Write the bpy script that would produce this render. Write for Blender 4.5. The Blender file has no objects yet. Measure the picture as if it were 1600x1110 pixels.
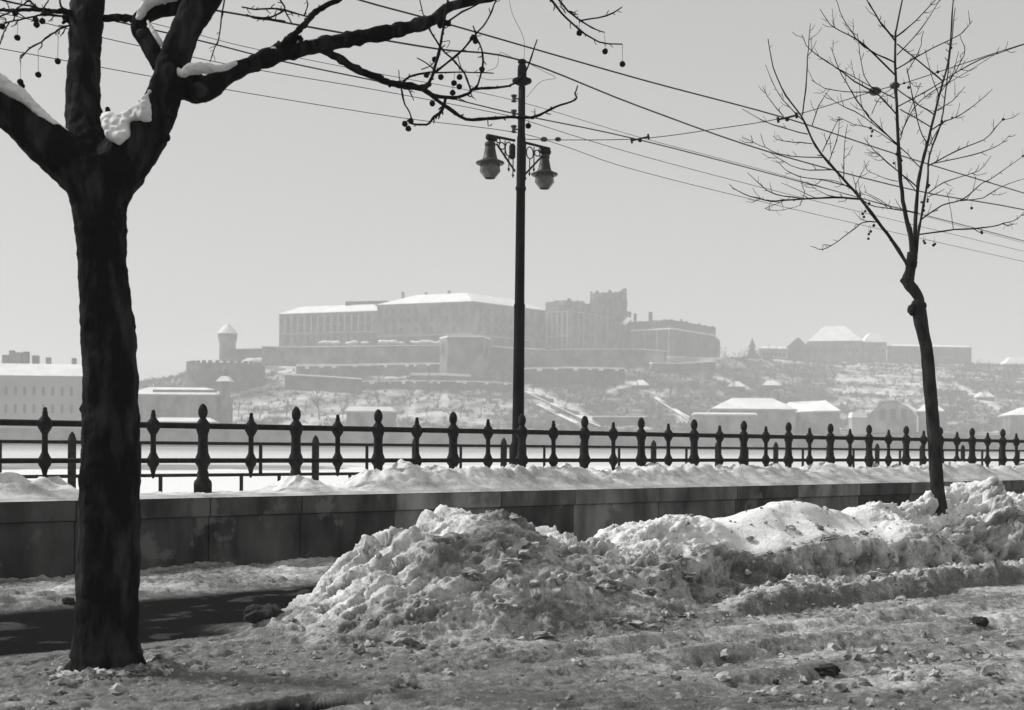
import bpy, math, random
import numpy as np
from mathutils import Vector, Matrix
random.seed(7)
SC = bpy.context.scene
COL = SC.collection
R = math.radians

# ------------------------------------------------------------------ camera
F = 2000.0            # focal length in photo pixels (photo is 1600 wide)
HY = 702.0            # eye-level row at the middle of the photo
EYE = 1.6
ROLL = R(0.4)
cr, sr = math.cos(ROLL), math.sin(ROLL)
cam = bpy.data.cameras.new("camera")
cam.sensor_width = 36.0
cam.lens = 36.0 * F / 1600.0
cam.shift_y = (HY - 555.0) / 1600.0
cam.clip_start = 0.1
cam.clip_end = 6000
cam.dof.use_dof = True; cam.dof.focus_distance = 14.5; cam.dof.aperture_fstop = 3.4
co = bpy.data.objects.new("camera", cam)
COL.objects.link(co)
co.matrix_world = Matrix(((cr, -sr, 0, 0), (0, 0, -1, 0), (sr, cr, 0, EYE), (0, 0, 0, 1)))
SC.camera = co

# ------------------------------------------------------------------ sky, sun, exposure
SUN_EL, SUN_AZ = 42.0, -74.0       # azimuth from +Y, clockwise positive
w = bpy.data.worlds.new("World"); SC.world = w
w.use_nodes = True
nt = w.node_tree
bg = nt.nodes["Background"]
sky = nt.nodes.new("ShaderNodeTexSky"); sky.sky_type = 'NISHITA'
sky.sun_disc = False
sky.sun_elevation = R(SUN_EL); sky.sun_rotation = R(SUN_AZ)
sky.air_density = 1.0; sky.dust_density = 2.0; sky.ozone_density = 1.0
bw = nt.nodes.new("ShaderNodeRGBToBW")
veil = nt.nodes.new("ShaderNodeMix"); veil.data_type = 'RGBA'; veil.inputs[0].default_value = .7   # thin even overcast
veil.inputs[7].default_value = (3.9, 3.9, 3.85, 1)
nt.links.new(sky.outputs[0], bw.inputs[0]); nt.links.new(bw.outputs[0], veil.inputs[6]); nt.links.new(veil.outputs[2], bg.inputs[0])
bg.inputs[1].default_value = 0.088
sl = bpy.data.lights.new("sun", 'SUN'); sl.energy = 2.8; sl.angle = R(12); sl.color = (1, .995, .985)
so = bpy.data.objects.new("sun", sl); COL.objects.link(so)
sd = Vector((math.sin(R(SUN_AZ)) * math.cos(R(SUN_EL)), math.cos(R(SUN_AZ)) * math.cos(R(SUN_EL)), math.sin(R(SUN_EL))))
so.rotation_euler = sd.to_track_quat('Z', 'Y').to_euler()
SC.view_settings.view_transform = 'Standard'
SC.view_settings.look = 'None'
SC.view_settings.gamma = 1.0
SC.view_settings.exposure = 0.62
SC.cycles.volume_bounces = 1
SC.cycles.max_bounces = 6

# ------------------------------------------------------------------ mapping helpers
def at(px, py, Y):
    a = (px - 800.0) / F; b = (HY - py) / F
    return Vector(((a * cr - b * sr) * Y, Y, EYE + (a * sr + b * cr) * Y))
def hor(px): return HY + math.tan(ROLL) * (px - 800.0)
def zat(px, py, Y): return at(px, py, Y).z
def ath(px, py, h):                       # point on the ray at height h above the eye
    b = (HY - py) / F; a = (px - 800.0) / F
    return at(px, py, h / (a * sr + b * cr))
VPX = 3085.0
_t = math.hypot((VPX - 800) / F, 1)
U = Vector(((VPX - 800) / F / _t, 1 / _t))      # along the wall, the railings and the tree row
N = Vector((-U.y, U.x))                         # away from the camera
T0 = Vector(((170 - 800) / F * 9.1, 9.1))       # foot of the big tree
def sd2(s, d): p = T0 + U * s + N * d; return p.x, p.y
def xy2(x, y):
    v = Vector((x, y)) - T0; return v.dot(U), v.dot(N)
def ray_d(px, d):                         # s and depth where the photo column meets the line at distance d
    k = (px - 800) / F
    Y = (d + T0.x * N.x + T0.y * N.y) / (k * N.x + N.y)
    return xy2(k * Y, Y)[0], Y

# ------------------------------------------------------------------ noise
_rng = np.random.RandomState(3)
_perm = _rng.permutation(1024); _perm = np.concatenate([_perm, _perm, _perm])
_gx = np.cos(np.arange(1024) * 2.399963); _gy = np.sin(np.arange(1024) * 2.399963)
def perlin(x, y, seed=0):
    x = np.asarray(x, float) + seed * 17.31; y = np.asarray(y, float) + seed * 9.73
    xi = np.floor(x).astype(int); yi = np.floor(y).astype(int)
    xf = x - xi; yf = y - yi
    def g(ix, iy, fx, fy):
        h = _perm[_perm[ix & 1023] + (iy & 1023)]
        return _gx[h] * fx + _gy[h] * fy
    u = xf * xf * xf * (xf * (xf * 6 - 15) + 10); v = yf * yf * yf * (yf * (yf * 6 - 15) + 10)
    a = g(xi, yi, xf, yf); b = g(xi + 1, yi, xf - 1, yf); c = g(xi, yi + 1, xf, yf - 1); d = g(xi + 1, yi + 1, xf - 1, yf - 1)
    return 1.5 * ((a * (1 - u) + b * u) * (1 - v) + (c * (1 - u) + d * u) * v)
def fbm(x, y, oct=4, seed=0, gain=.5):
    s = 0; a = 1.0; f = 1.0
    for i in range(oct):
        s = s + a * perlin(x * f, y * f, seed + i); a *= gain; f *= 2.03
    return s
def billow(x, y, oct=4, seed=0, gain=.5):
    s = 0; a = 1.0; f = 1.0
    for i in range(oct):
        s = s + a * np.abs(perlin(x * f, y * f, seed + i)); a *= gain; f *= 2.03
    return s
def cells(x, y, seed=0, fill=.6):         # scattered domes: 0..1
    x = np.asarray(x, float); y = np.asarray(y, float)
    xi = np.floor(x).astype(int); yi = np.floor(y).astype(int); best = np.zeros(x.shape)
    for ox in (-1, 0, 1):
        for oy in (-1, 0, 1):
            h = _perm[_perm[(xi + ox + seed * 13) & 1023] + ((yi + oy + seed * 7) & 1023)]
            h2 = _perm[h + 17]; h3 = _perm[h2 + 5]
            cx = xi + ox + (h / 1024.); cy = yi + oy + (h2 / 1024.); r = .2 + .45 * (h3 / 1024.)
            on = (_perm[h3 + 3] / 1024.) < fill
            d2 = (x - cx) ** 2 + ((y - cy) * 1.3) ** 2
            best = np.maximum(best, np.where(on, np.sqrt(np.maximum(0, r * r - d2)), 0))
    return best
def sstep(a, b, x):
    t = np.clip((x - a) / (b - a), 0, 1); return t * t * (3 - 2 * t)

# ------------------------------------------------------------------ materials (greys only: the photograph is black and white)
def mat(name, rough=.8):
    m = bpy.data.materials.new(name); m.use_nodes = True
    b = m.node_tree.nodes["Principled BSDF"]; b.inputs["Roughness"].default_value = rough
    b.inputs["Specular IOR Level"].default_value = .25
    return m, m.node_tree, b
def g4(v): return (v, v, v * .985, 1)
def noise_mat(name, lo, hi, scale=4, detail=6, rough=.8, bump=0, bscale=None, stretch=(1, 1, 1), p=(.35, .65), obj_tone=False, spec=.25):
    m, t, b = mat(name, rough); L = t.links; n = t.nodes
    b.inputs["Specular IOR Level"].default_value = spec
    tc = n.new("ShaderNodeTexCoord"); mp = n.new("ShaderNodeMapping"); mp.inputs["Scale"].default_value = stretch
    L.new(tc.outputs["Object"], mp.inputs[0])
    no = n.new("ShaderNodeTexNoise"); no.inputs["Scale"].default_value = scale; no.inputs["Detail"].default_value = detail
    L.new(mp.outputs[0], no.inputs["Vector"])
    cr_ = n.new("ShaderNodeValToRGB"); cr_.color_ramp.elements[0].position = p[0]; cr_.color_ramp.elements[1].position = p[1]
    cr_.color_ramp.elements[0].color = g4(lo); cr_.color_ramp.elements[1].color = g4(hi)
    L.new(no.outputs["Fac"], cr_.inputs[0])
    out = cr_.outputs[0]
    if obj_tone:
        oi = n.new("ShaderNodeObjectInfo"); mx = n.new("ShaderNodeMix"); mx.data_type = 'RGBA'; mx.blend_type = 'MULTIPLY'
        mx.inputs[0].default_value = 1; L.new(out, mx.inputs[6]); L.new(oi.outputs["Color"], mx.inputs[7]); out = mx.outputs[2]
    L.new(out, b.inputs["Base Color"])
    if bump:
        n2 = n.new("ShaderNodeTexNoise"); n2.inputs["Scale"].default_value = bscale or scale * 4; n2.inputs["Detail"].default_value = 8
        L.new(mp.outputs[0], n2.inputs["Vector"])
        bp = n.new("ShaderNodeBump"); bp.inputs["Strength"].default_value = bump; bp.inputs["Distance"].default_value = .02
        L.new(n2.outputs["Fac"], bp.inputs["Height"]); L.new(bp.outputs[0], b.inputs["Normal"])
    return m
def attr_mat(name, clean, dirty, wet, scale=9, bump=.6):
    """snow with greyer faces and dirt (vertex attribute 'dirt') and bare wet asphalt and dark gap (attribute 'wet')"""
    m, t, b = mat(name, .9); L = t.links; n = t.nodes; b.inputs['Specular IOR Level'].default_value = .0
    tc = n.new("ShaderNodeTexCoord")
    no = n.new("ShaderNodeTexNoise"); no.inputs["Scale"].default_value = scale; no.inputs["Detail"].default_value = 9; no.inputs["Roughness"].default_value = .65
    L.new(tc.outputs["Object"], no.inputs["Vector"])
    at_ = n.new("ShaderNodeAttribute"); at_.attribute_name = "dirt_grey"
    ma = n.new("ShaderNodeMath"); ma.operation = 'MULTIPLY_ADD'; ma.inputs[1].default_value = 1.2; ma.inputs[2].default_value = -.6
    L.new(no.outputs["Fac"], ma.inputs[0])
    ad = n.new("ShaderNodeMath"); ad.operation = 'ADD'; ad.use_clamp = True
    nf = n.new("ShaderNodeTexNoise"); nf.inputs["Scale"].default_value = scale * 5.5; nf.inputs["Detail"].default_value = 6; nf.inputs["Roughness"].default_value = .7
    L.new(tc.outputs["Object"], nf.inputs["Vector"])
    m2 = n.new("ShaderNodeMath"); m2.operation = 'MULTIPLY_ADD'; m2.inputs[1].default_value = 1.1; m2.inputs[2].default_value = -.55; L.new(nf.outputs["Fac"], m2.inputs[0])
    a2 = n.new("ShaderNodeMath"); a2.operation = 'ADD'; L.new(ma.outputs[0], a2.inputs[0]); L.new(m2.outputs[0], a2.inputs[1])
    L.new(a2.outputs[0], ad.inputs[0]); L.new(at_.outputs["Fac"], ad.inputs[1])
    mx = n.new("ShaderNodeMix"); mx.data_type = 'RGBA'; mx.inputs[6].default_value = g4(clean); mx.inputs[7].default_value = g4(dirty)
    L.new(ad.outputs[0], mx.inputs[0])
    aw = n.new("ShaderNodeAttribute"); aw.attribute_name = "wet"
    mw = n.new("ShaderNodeMix"); mw.data_type = 'RGBA'; mw.inputs[7].default_value = g4(wet)
    L.new(aw.outputs["Fac"], mw.inputs[0]); L.new(mx.outputs[2], mw.inputs[6]); L.new(mw.outputs[2], b.inputs["Base Color"])
    n2 = n.new("ShaderNodeTexNoise"); n2.inputs["Scale"].default_value = 30; n2.inputs["Detail"].default_value = 12; n2.inputs["Roughness"].default_value = .7
    L.new(tc.outputs["Object"], n2.inputs["Vector"])
    bp = n.new("ShaderNodeBump"); bp.inputs["Strength"].default_value = bump; bp.inputs["Distance"].default_value = .06
    L.new(n2.outputs["Fac"], bp.inputs["Height"]); L.new(bp.outputs[0], b.inputs["Normal"])
    return m
M = {}
M['snow'] = noise_mat("snow", .62, .82, 3, bump=.5, bscale=25)
M['groundsnow'] = attr_mat("trodden snow", .84, .17, .012)
M['crumb'] = noise_mat("dirty snow crumbs", .12, .52, 9, 4, .9)
M['hill'] = attr_mat("hillside snow and brush", .62, .07, .05, scale=.16, bump=0)
M['bark'] = noise_mat("plane bark", .006, .05, 9, 10, .9, 1.0, 20, (1, 1, .28), (.48, .78), spec=.05)
M['youngbark'] = noise_mat("young bark", .010, .04, 9, 5, .9, .5, 40, (1, 1, .4), spec=.05)
M['twig'] = noise_mat("twig", .008, .02, 9, 3, .9, spec=.05)
M['seed'] = noise_mat("seed ball", .010, .03, 60, 2, 1, .8, 200, spec=.05)
M['iron'] = noise_mat("black painted iron", .008, .022, 12, 5, .7, .3, 60, spec=.08)
M['pole'] = noise_mat("lamp post paint", .006, .014, 8, 5, .8, .2, 40, (1, 1, .3), spec=.05)
M['stone'] = noise_mat("weathered stone", .30, 1.15, 2.6, 9, .9, .7, 30, (1, 1, .35), (.32, .68), obj_tone=True, spec=.1)
M['castle'] = noise_mat("palace stone", .04, .19, .22, 8, .9, stretch=(1, 1, .6))
M['castle_dark'] = noise_mat("soot dark stone", .03, .12, .2, 6, .9)
M['rampart'] = noise_mat("rampart stone", .035, .20, .16, 7, .9)
M['plaster'] = noise_mat("grey plaster", .20, .30, .1, 6, .9)
M['window'] = noise_mat("dark window", .02, .04, 1, 2, .5)
M['roofsnow'] = noise_mat("snow on roofs", .70, .84, .2, 4, .9)
M['brush'] = noise_mat("bare brush", .05, .13, .5, 3, .95)
M['fartree'] = noise_mat("far bare wood", .035, .07, .5, 3, .95)
M['wire'] = noise_mat("wire", .012, .03, 3, 2, .6)
M['porcelain'] = noise_mat("insulator", .02, .06, 20, 2, .4)
M['hood'] = noise_mat("enamel hood", .02, .05, 10, 3, .5)
M['clod'] = noise_mat("dark clod", .012, .05, 25, 5, .95, .8, 60)
M['water'] = noise_mat("river water", .10, .16, .05, 4, .35)
M['asphalt'] = noise_mat("asphalt", .03, .06, 6, 6, .8)
_t = M['stone'].node_tree; _b = _t.nodes["Principled BSDF"]; _src = _b.inputs["Base Color"].links[0].from_socket
_tc = _t.nodes.new("ShaderNodeTexCoord"); _no = _t.nodes.new("ShaderNodeTexNoise"); _no.inputs["Scale"].default_value = 1.7; _no.inputs["Detail"].default_value = 7; _no.inputs["Roughness"].default_value = .6
_t.links.new(_tc.outputs["Object"], _no.inputs["Vector"])
_rp = _t.nodes.new("ShaderNodeValToRGB"); _rp.color_ramp.elements[0].position = .57; _rp.color_ramp.elements[1].position = .63
_t.links.new(_no.outputs["Fac"], _rp.inputs[0])
_mx = _t.nodes.new("ShaderNodeMix"); _mx.data_type = 'RGBA'; _mx.inputs[7].default_value = g4(.13); _t.links.new(_src, _mx.inputs[6]); _t.links.new(_rp.outputs[0], _mx.inputs[0]); _t.links.new(_mx.outputs[2], _b.inputs["Base Color"])
gm, gt, gb = mat("lamp glass", .25)
gb.inputs["Base Color"].default_value = g4(.30); gb.inputs["Transmission Weight"].default_value = .35; gb.inputs["Specular IOR Level"].default_value = .5
_n = gt.nodes.new("ShaderNodeTexNoise"); _n.inputs["Scale"].default_value = 14
_r = gt.nodes.new("ShaderNodeValToRGB"); _r.color_ramp.elements[0].color = g4(.05); _r.color_ramp.elements[1].color = g4(.20)
gt.links.new(_n.outputs["Fac"], _r.inputs[0]); gt.links.new(_r.outputs[0], gb.inputs["Base Color"])
M['glass'] = gm

# ------------------------------------------------------------------ mesh helpers
def tag(o, label=None, cat=None, group=None, kind=None):
    if label: o['label'] = label
    if cat: o['category'] = cat
    if group: o['group'] = group
    if kind: o['kind'] = kind
    return o
def empty(name, loc, label, cat, group=None):
    o = bpy.data.objects.new(name, None); COL.objects.link(o); o.location = loc
    o.empty_display_size = .2
    return tag(o, label, cat, group)
class MB:
    def __init__(s): s.v = []; s.f = []
    def add(s, vs, fs):
        b = len(s.v); s.v += [tuple(v) for v in vs]; s.f += [tuple(i + b for i in f) for f in fs]
    def box(s, c, size, rz=0):
        hx, hy, hz = [k / 2 for k in size]; ca, sa = math.cos(rz), math.sin(rz)
        vs = [(c[0] + x * ca - y * sa, c[1] + x * sa + y * ca, c[2] + z) for z in (-hz, hz) for x, y in ((-hx, -hy), (hx, -hy), (hx, hy), (-hx, hy))]
        s.add(vs, [(3, 2, 1, 0), (4, 5, 6, 7), (0, 1, 5, 4), (1, 2, 6, 5), (2, 3, 7, 6), (3, 0, 4, 7)])
    def prism(s, poly, z0, z1):
        n = len(poly)
        if sum(poly[i][0] * poly[(i + 1) % n][1] - poly[(i + 1) % n][0] * poly[i][1] for i in range(n)) < 0: poly = poly[::-1]
        zz0 = z0 if hasattr(z0, '__len__') else [z0] * n; zz1 = z1 if hasattr(z1, '__len__') else [z1] * n
        vs = [(p[0], p[1], a) for p, a in zip(poly, zz0)] + [(p[0], p[1], a) for p, a in zip(poly, zz1)]
        s.add(vs, [tuple(range(n - 1, -1, -1)), tuple(range(n, 2 * n))] + [(i, (i + 1) % n, n + (i + 1) % n, n + i) for i in range(n)])
    def frustum(s, poly, z0, z1, inset):
        n = len(poly)
        if sum(poly[i][0] * poly[(i + 1) % n][1] - poly[(i + 1) % n][0] * poly[i][1] for i in range(n)) < 0: poly = poly[::-1]
        P = [Vector(p[:2]) for p in poly]; top = []
        for i in range(n):
            a = (P[i] - P[i - 1]).normalized(); b = (P[(i + 1) % n] - P[i]).normalized()
            na = Vector((-a.y, a.x)); nb = Vector((-b.y, b.x)); m_ = (na + nb); m_ = m_ / max(.3, m_.dot(na))
            top.append(P[i] + m_ * inset)
        vs = [(p.x, p.y, z0) for p in P] + [(p.x, p.y, z1) for p in top]
        s.add(vs, [tuple(range(n - 1, -1, -1)), tuple(range(n, 2 * n))] + [(i, (i + 1) % n, n + (i + 1) % n, n + i) for i in range(n)])
    def tube(s, pts, rads, n=8, cap=True, jit=0, squash=None):
        P = [Vector(p) for p in pts]
        if len(P) < 2: return
        rads = rads if hasattr(rads, '__len__') else [rads] * len(P)
        t0 = (P[1] - P[0]).normalized(); up = Vector((0, 1, 0)) if abs(t0.y) < .9 else Vector((1, 0, 0))
        u = t0.cross(up).normalized(); vs = []; fs = []
        for i, p in enumerate(P):
            t = (P[min(i + 1, len(P) - 1)] - P[max(i - 1, 0)])
            t = t.normalized() if t.length > 1e-9 else t0
            u = (u - t * u.dot(t)); u = u.normalized() if u.length > 1e-6 else t.orthogonal().normalized()
            v = t.cross(u)
            for k in range(n):
                a = 2 * math.pi * k / n; r = rads[i] * (1 + (random.uniform(-jit, jit) if jit else 0))
                vs.append(p + (u * math.cos(a) + v * math.sin(a)) * r)
        for i in range(len(P) - 1):
            for k in range(n):
                fs.append((i * n + k, i * n + (k + 1) % n, (i + 1) * n + (k + 1) % n, (i + 1) * n + k))
        if cap:
            fs.append(tuple(range(n - 1, -1, -1))); fs.append(tuple((len(P) - 1) * n + k for k in range(n)))
        s.add(vs, fs)
    def lathe(s, prof, c=(0, 0, 0), n=16):
        vs = []; fs = []
        for r, z in prof:
            for k in range(n):
                a = 2 * math.pi * k / n; vs.append((c[0] + r * math.cos(a), c[1] + r * math.sin(a), c[2] + z))
        for i in range(len(prof) - 1):
            for k in range(n): fs.append((i * n + k, i * n + (k + 1) % n, (i + 1) * n + (k + 1) % n, (i + 1) * n + k))
        fs.append(tuple(range(n - 1, -1, -1))); fs.append(tuple((len(prof) - 1) * n + k for k in range(n)))
        s.add(vs, fs)
    def blob(s, c, r, rough=.25, sub=2, sc=(1, 1, 1), seed=None):
        vs, fs = ICO[sub]; rr = random.random() * 50 if seed is None else seed; out = []
        for v in vs:
            k = 1 + rough * float(perlin(v[0] * 1.3 + rr, v[1] * 1.3 + v[2] * 1.7 + rr * .37)) + rough * .5 * float(perlin(v[0] * 3 + rr, v[1] * 3 - v[2] * 3.1 + rr))
            out.append((c[0] + v[0] * r * k * sc[0], c[1] + v[1] * r * k * sc[1], c[2] + v[2] * r * k * sc[2]))
        s.add(out, fs)
    def build(s, name, m, parent=None, smooth=True):
        me = bpy.data.meshes.new(name); me.from_pydata(s.v, [], s.f); me.update()
        if smooth: me.polygons.foreach_set("use_smooth", [True] * len(me.polygons))
        me.materials.append(m if not isinstance(m, str) else M[m])
        o = bpy.data.objects.new(name, me); COL.objects.link(o)
        if parent is not None:
            o.parent = parent
            ml = Matrix.Translation(parent.matrix_basis.translation)
            pp = parent.parent
            while pp is not None:
                ml = Matrix.Translation(pp.matrix_basis.translation) @ ml; pp = pp.parent
            o.matrix_parent_inverse = ml.inverted()
        return o
def ico(sub):
    t = (1 + 5 ** .5) / 2
    v = [Vector(p).normalized() for p in ((-1, t, 0), (1, t, 0), (-1, -t, 0), (1, -t, 0), (0, -1, t), (0, 1, t), (0, -1, -t), (0, 1, -t), (t, 0, -1), (t, 0, 1), (-t, 0, -1), (-t, 0, 1))]
    f = [(0, 11, 5), (0, 5, 1), (0, 1, 7), (0, 7, 10), (0, 10, 11), (1, 5, 9), (5, 11, 4), (11, 10, 2), (10, 7, 6), (7, 1, 8), (3, 9, 4), (3, 4, 2), (3, 2, 6), (3, 6, 8), (3, 8, 9), (4, 9, 5), (2, 4, 11), (6, 2, 10), (8, 6, 7), (9, 8, 1)]
    for _ in range(sub):
        c = {}; nf = []
        def mid(a, b):
            k = (min(a, b), max(a, b))
            if k not in c: v.append(((v[a] + v[b]) / 2).normalized()); c[k] = len(v) - 1
            return c[k]
        for a, b, d in f:
            x, y, z = mid(a, b), mid(b, d), mid(d, a); nf += [(a, x, z), (b, y, x), (d, z, y), (x, y, z)]
        f = nf
    return [tuple(p) for p in v], f
ICO = {k: ico(k) for k in (0, 1, 2, 3)}
def smooth_path(pts, k=4):
    """Catmull-Rom through tuples of floats"""
    P = [np.array(p, float) for p in pts]
    if len(P) < 3: k = max(k, 2)
    P = [2 * P[0] - P[1]] + P + [2 * P[-1] - P[-2]]; out = []
    for i in range(1, len(P) - 2):
        for j in range(k):
            t = j / k
            out.append(.5 * ((2 * P[i]) + (-P[i - 1] + P[i + 1]) * t + (2 * P[i - 1] - 5 * P[i] + 4 * P[i + 1] - P[i + 2]) * t * t + (-P[i - 1] + 3 * P[i] - 3 * P[i + 1] + P[i + 2]) * t ** 3))
    out.append(P[-2]); return out
def grid_obj(name, X, Y, Z, faces_mask, m, dirt_grey=None, wet=None):
    """one sheet from the grid cells where faces_mask is true"""
    ni, nj = X.shape
    ii, jj = np.nonzero(faces_mask)
    q = np.stack([ii * nj + jj, (ii + 1) * nj + jj, (ii + 1) * nj + jj + 1, ii * nj + jj + 1], 1)
    used, inv = np.unique(q, return_inverse=True); inv = inv.reshape(q.shape)
    co_ = np.stack([X.ravel()[used], Y.ravel()[used], Z.ravel()[used]], 1)
    me = bpy.data.meshes.new(name)
    me.vertices.add(len(used)); me.vertices.foreach_set("co", co_.ravel())
    nf = len(q); me.loops.add(nf * 4); me.loops.foreach_set("vertex_index", inv.ravel().astype(np.int32))
    me.polygons.add(nf); me.polygons.foreach_set("loop_start", np.arange(nf, dtype=np.int32) * 4)
    me.polygons.foreach_set("use_smooth", np.ones(nf, bool))
    me.update(calc_edges=True)
    for nm, a in (("dirt_grey", dirt_grey), ("wet", wet)):
        if a is not None:
            at_ = me.attributes.new(nm, 'FLOAT', 'POINT'); at_.data.foreach_set("value", a.ravel()[used].astype(np.float32))
    me.materials.append(m)
    o = bpy.data.objects.new(name, me); COL.objects.link(o)
    return o

# ================================================================== NEAR GROUND, ROAD, PATH, SNOW HEAPS
DW = 6.6              # wall face distance from the tree row
OUT = [(395, 1002), (415, 995), (440, 980), (470, 968), (510, 948), (545, 916), (575, 884), (600, 856), (640, 832), (690, 826), (712, 813), (740, 816), (770, 814), (800, 830), (830, 850), (850, 846), (890, 846), (930, 856),
       (960, 842), (1000, 826), (1030, 818), (1060, 803), (1090, 808), (1120, 818), (1160, 805), (1190, 797), (1240, 783), (1280, 788), (1310, 800), (1335, 806), (1350, 796), (1390, 790), (1440, 782), (1480, 785), (1500, 768), (1530, 755),
       (1550, 764), (1575, 777), (1610, 778), (1650, 772), (1700, 780), (1760, 775), (1850, 778), (2000, 775)]
DC = .55
cs, ch = [], []
for px, py in OUT:
    s_, Y_ = ray_d(px, DC); cs.append(s_); ch.append(max(0, zat(px, py, Y_)))
cs = np.array(cs); ch = np.array(ch); ch[0] = 0; ch[1] = .02
def axis(segs):
    a = []
    for lo, hi, st in segs: a += list(np.arange(lo, hi, st))
    return np.array(a + [segs[-1][1]])
sa = axis([(-14, -2.6, .12), (-2.6, 11, .0165), (11, 18, .03), (18, 60, .12)])
da = axis([(-14, -5.2, .15), (-5.2, -1.2, .02), (-1.2, 1.6, .0165), (1.6, 4.6, .035), (4.6, DW + .04, .025)])
S, D = np.meshgrid(sa, da, indexing='ij')
def terrain(S, D):
    wob = .22 * perlin(S * .8, D * .8, 4) + .1 * perlin(S * 2.3, D * 2.3, 5)
    h = np.interp(S + .12 * perlin(S * 3, D * 3, 8), cs, ch)
    right = sstep(4.6, 6.5, S)
    Dw = D + wob
    front_l = sstep(-1.05, .45, Dw) ** .85
    # the longer bank to the right: sloping top, a cut face, then a low step
    top = .62 + .38 * sstep(-.1, .55, Dw)
    front_r = top * sstep(-.34, -.08, Dw)
    back = 1 - sstep(.7, 2.0, Dw)
    prof = (front_l * (1 - right) + front_r * right) * np.where(D > DC, back, 1)
    heap = h * prof
    step = .2 * sstep(-1.0, -.8, Dw) * (1 - sstep(-.3, 0, Dw)) * right * sstep(4.8, 6.8, S) * (1 - .5 * sstep(12, 15, S))
    m = np.clip(np.maximum(heap, step) * 4, 0, 1)            # where there is a heap
    foot = sstep(-2.1, -.8, D) * (1 - sstep(.6, 1.6, D))
    z = np.maximum(heap, step)
    smooth_zone = sstep(6.2, 7.4, S) * (1 - sstep(10.0, 11, S)) * sstep(-.25, .05, Dw) * .93
    face_l = (1 - right) * sstep(2.3, 3.2, S) * sstep(-.95, -.6, Dw) * (1 - sstep(.2, .4, Dw))
    rough = m * (1 - smooth_zone) * (1 - .5 * face_l)
    z = z + rough * .13 * fbm(S * 1.25, D * 1.6, 3, 11, .45)
    z = z + m * .03 * fbm(S * 1.3, D * 1.3, 3, 31)
    # slushy road and trodden verge
    road = 1 - m
    path = sstep(1.0, 1.35, D + .25 * wob) * (1 - sstep(3.7, 4.1, D - .35 * (S - 1.2) * .3 + .4 * wob)) * (1 - np.clip(heap * 8, 0, 1))
    lump = .03 * (billow(S * 1.6, D * 2.4, 4, 41, .55) - .35) + .028 * cells(S * 6.5, D * 6.5, 9, .4) + .016 * cells(S * 13, D * 13, 10, .5) + .014 * fbm(S * 9, D * 9, 3, 43, .6)
    calm = .2 + .8 * sstep(.05, .45, perlin(S * .55, D * .75, 47))
    z = z + road * (1 - path) * lump * calm * np.where(D < 4, 1.0, .5)
    z = z + road * (1 - path) * (.010 * fbm(S * 11, D * 13, 3, 49, .7) - .03 * sstep(.32, .55, fbm(S * 3.2, D * 5, 3, 48, .6)))
    # wheel ruts running out to the right
    ru = D + .28 * (S - 3.0) * sstep(2.5, 6, S) * .35 + .08 * perlin(S * .7, D * .2, 51)
    ruts = (-.045 * np.exp(-((ru + 1.55) / .11) ** 2) + .04 * np.exp(-((ru + 1.32) / .08) ** 2) - .05 * np.exp(-((ru + 2.35) / .16) ** 2) + .035 * np.exp(-((ru + 2.05) / .09) ** 2)
            - .04 * np.exp(-((ru + 3.3) / .14) ** 2) + .03 * np.exp(-((ru + 3.05) / .1) ** 2))
    z = z + 1.25 * ruts * road * sstep(1.5, 3, S) * (.6 + .8 * np.clip(perlin(S * .9, D * .4, 55) + .3, 0, 1))
    # broken edge of the icy crust beside the road, with a dark sunken gap below
    kd = D + .05 * perlin(S * 3.2, 0 * D, 61)
    hole = sstep(-2.12, -1.9, kd) * (1 - sstep(-1.68, -1.63, kd)) * (sstep(-.15, .0, S) * (1 - sstep(.72, .85, S + .8 * (kd + 1.8))) + .9 * sstep(1.2, 1.3, S) * (1 - sstep(1.42, 1.55, S)) * sstep(-1.92, -1.84, kd))
    z = z - .12 * hole
    # snow kicked up round the big tree and drift at the foot of the wall
    rt = np.hypot(S - .05, D + .05)
    z = z + .09 * np.exp(-(((S - .2) / .24) ** 2 + ((D + .25) / .2) ** 2)) * np.clip(.7 + .7 * fbm(S * 5, D * 5, 3, 71, .5), 0, 2) 
    edge = 4.05 + .35 * (S - 1.2) * .3 + .25 * perlin(S * 1.1, 0 * D, 81) + .1 * perlin(S * 4, D * 2, 82)
    drift = sstep(edge - .12, edge + .25, D)
    z = z + drift * (.03 +   .05 * sstep(5.2, 6.5, D) * (.55 + perlin(S * 1.4, 0 * D, 83)) + .05 * billow(S * 2.6, D * 2.6, 3, 84) + .05 * cells(S * 5, D * 5, 3, .35) - .05 * sstep(5.2, 6.3, D))
    z = z - path * .03 + path * .008 * fbm(S * 2, D * 2, 3, 90)
    dirt_grey = .93 + .34 * fbm(S * .9, D * 1.4, 4, 101, .6)
    face = right * sstep(-.5, -.3, Dw) * (1 - sstep(-.05, .12, Dw)) + right * sstep(-1.1, -1., Dw) * (1 - sstep(-.75, -.65, Dw)) * .8  # bank's cut face and low step are set greyer than its top
    dl = (1 - right) * sstep(-1.0, -.4, Dw) * (1 - sstep(.1, .5, Dw)) * sstep(2.6, 3.6, S)  # right part of the heap's front is set greyer
    dirt_grey = dirt_grey * (1 - .82 * m) + .34 * face + .22 * dl * m + .20 * face_l * m
    dirt_grey = dirt_grey - .30 * smooth_zone - .24 * right * m * sstep(.0, .2, Dw) - .16 * drift + .22 * (1 - m) * (1 - sstep(1.5, 3.5, S)) * (1 - drift) - .12 * sstep(4, 8, S) * (1 - m)
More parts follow.
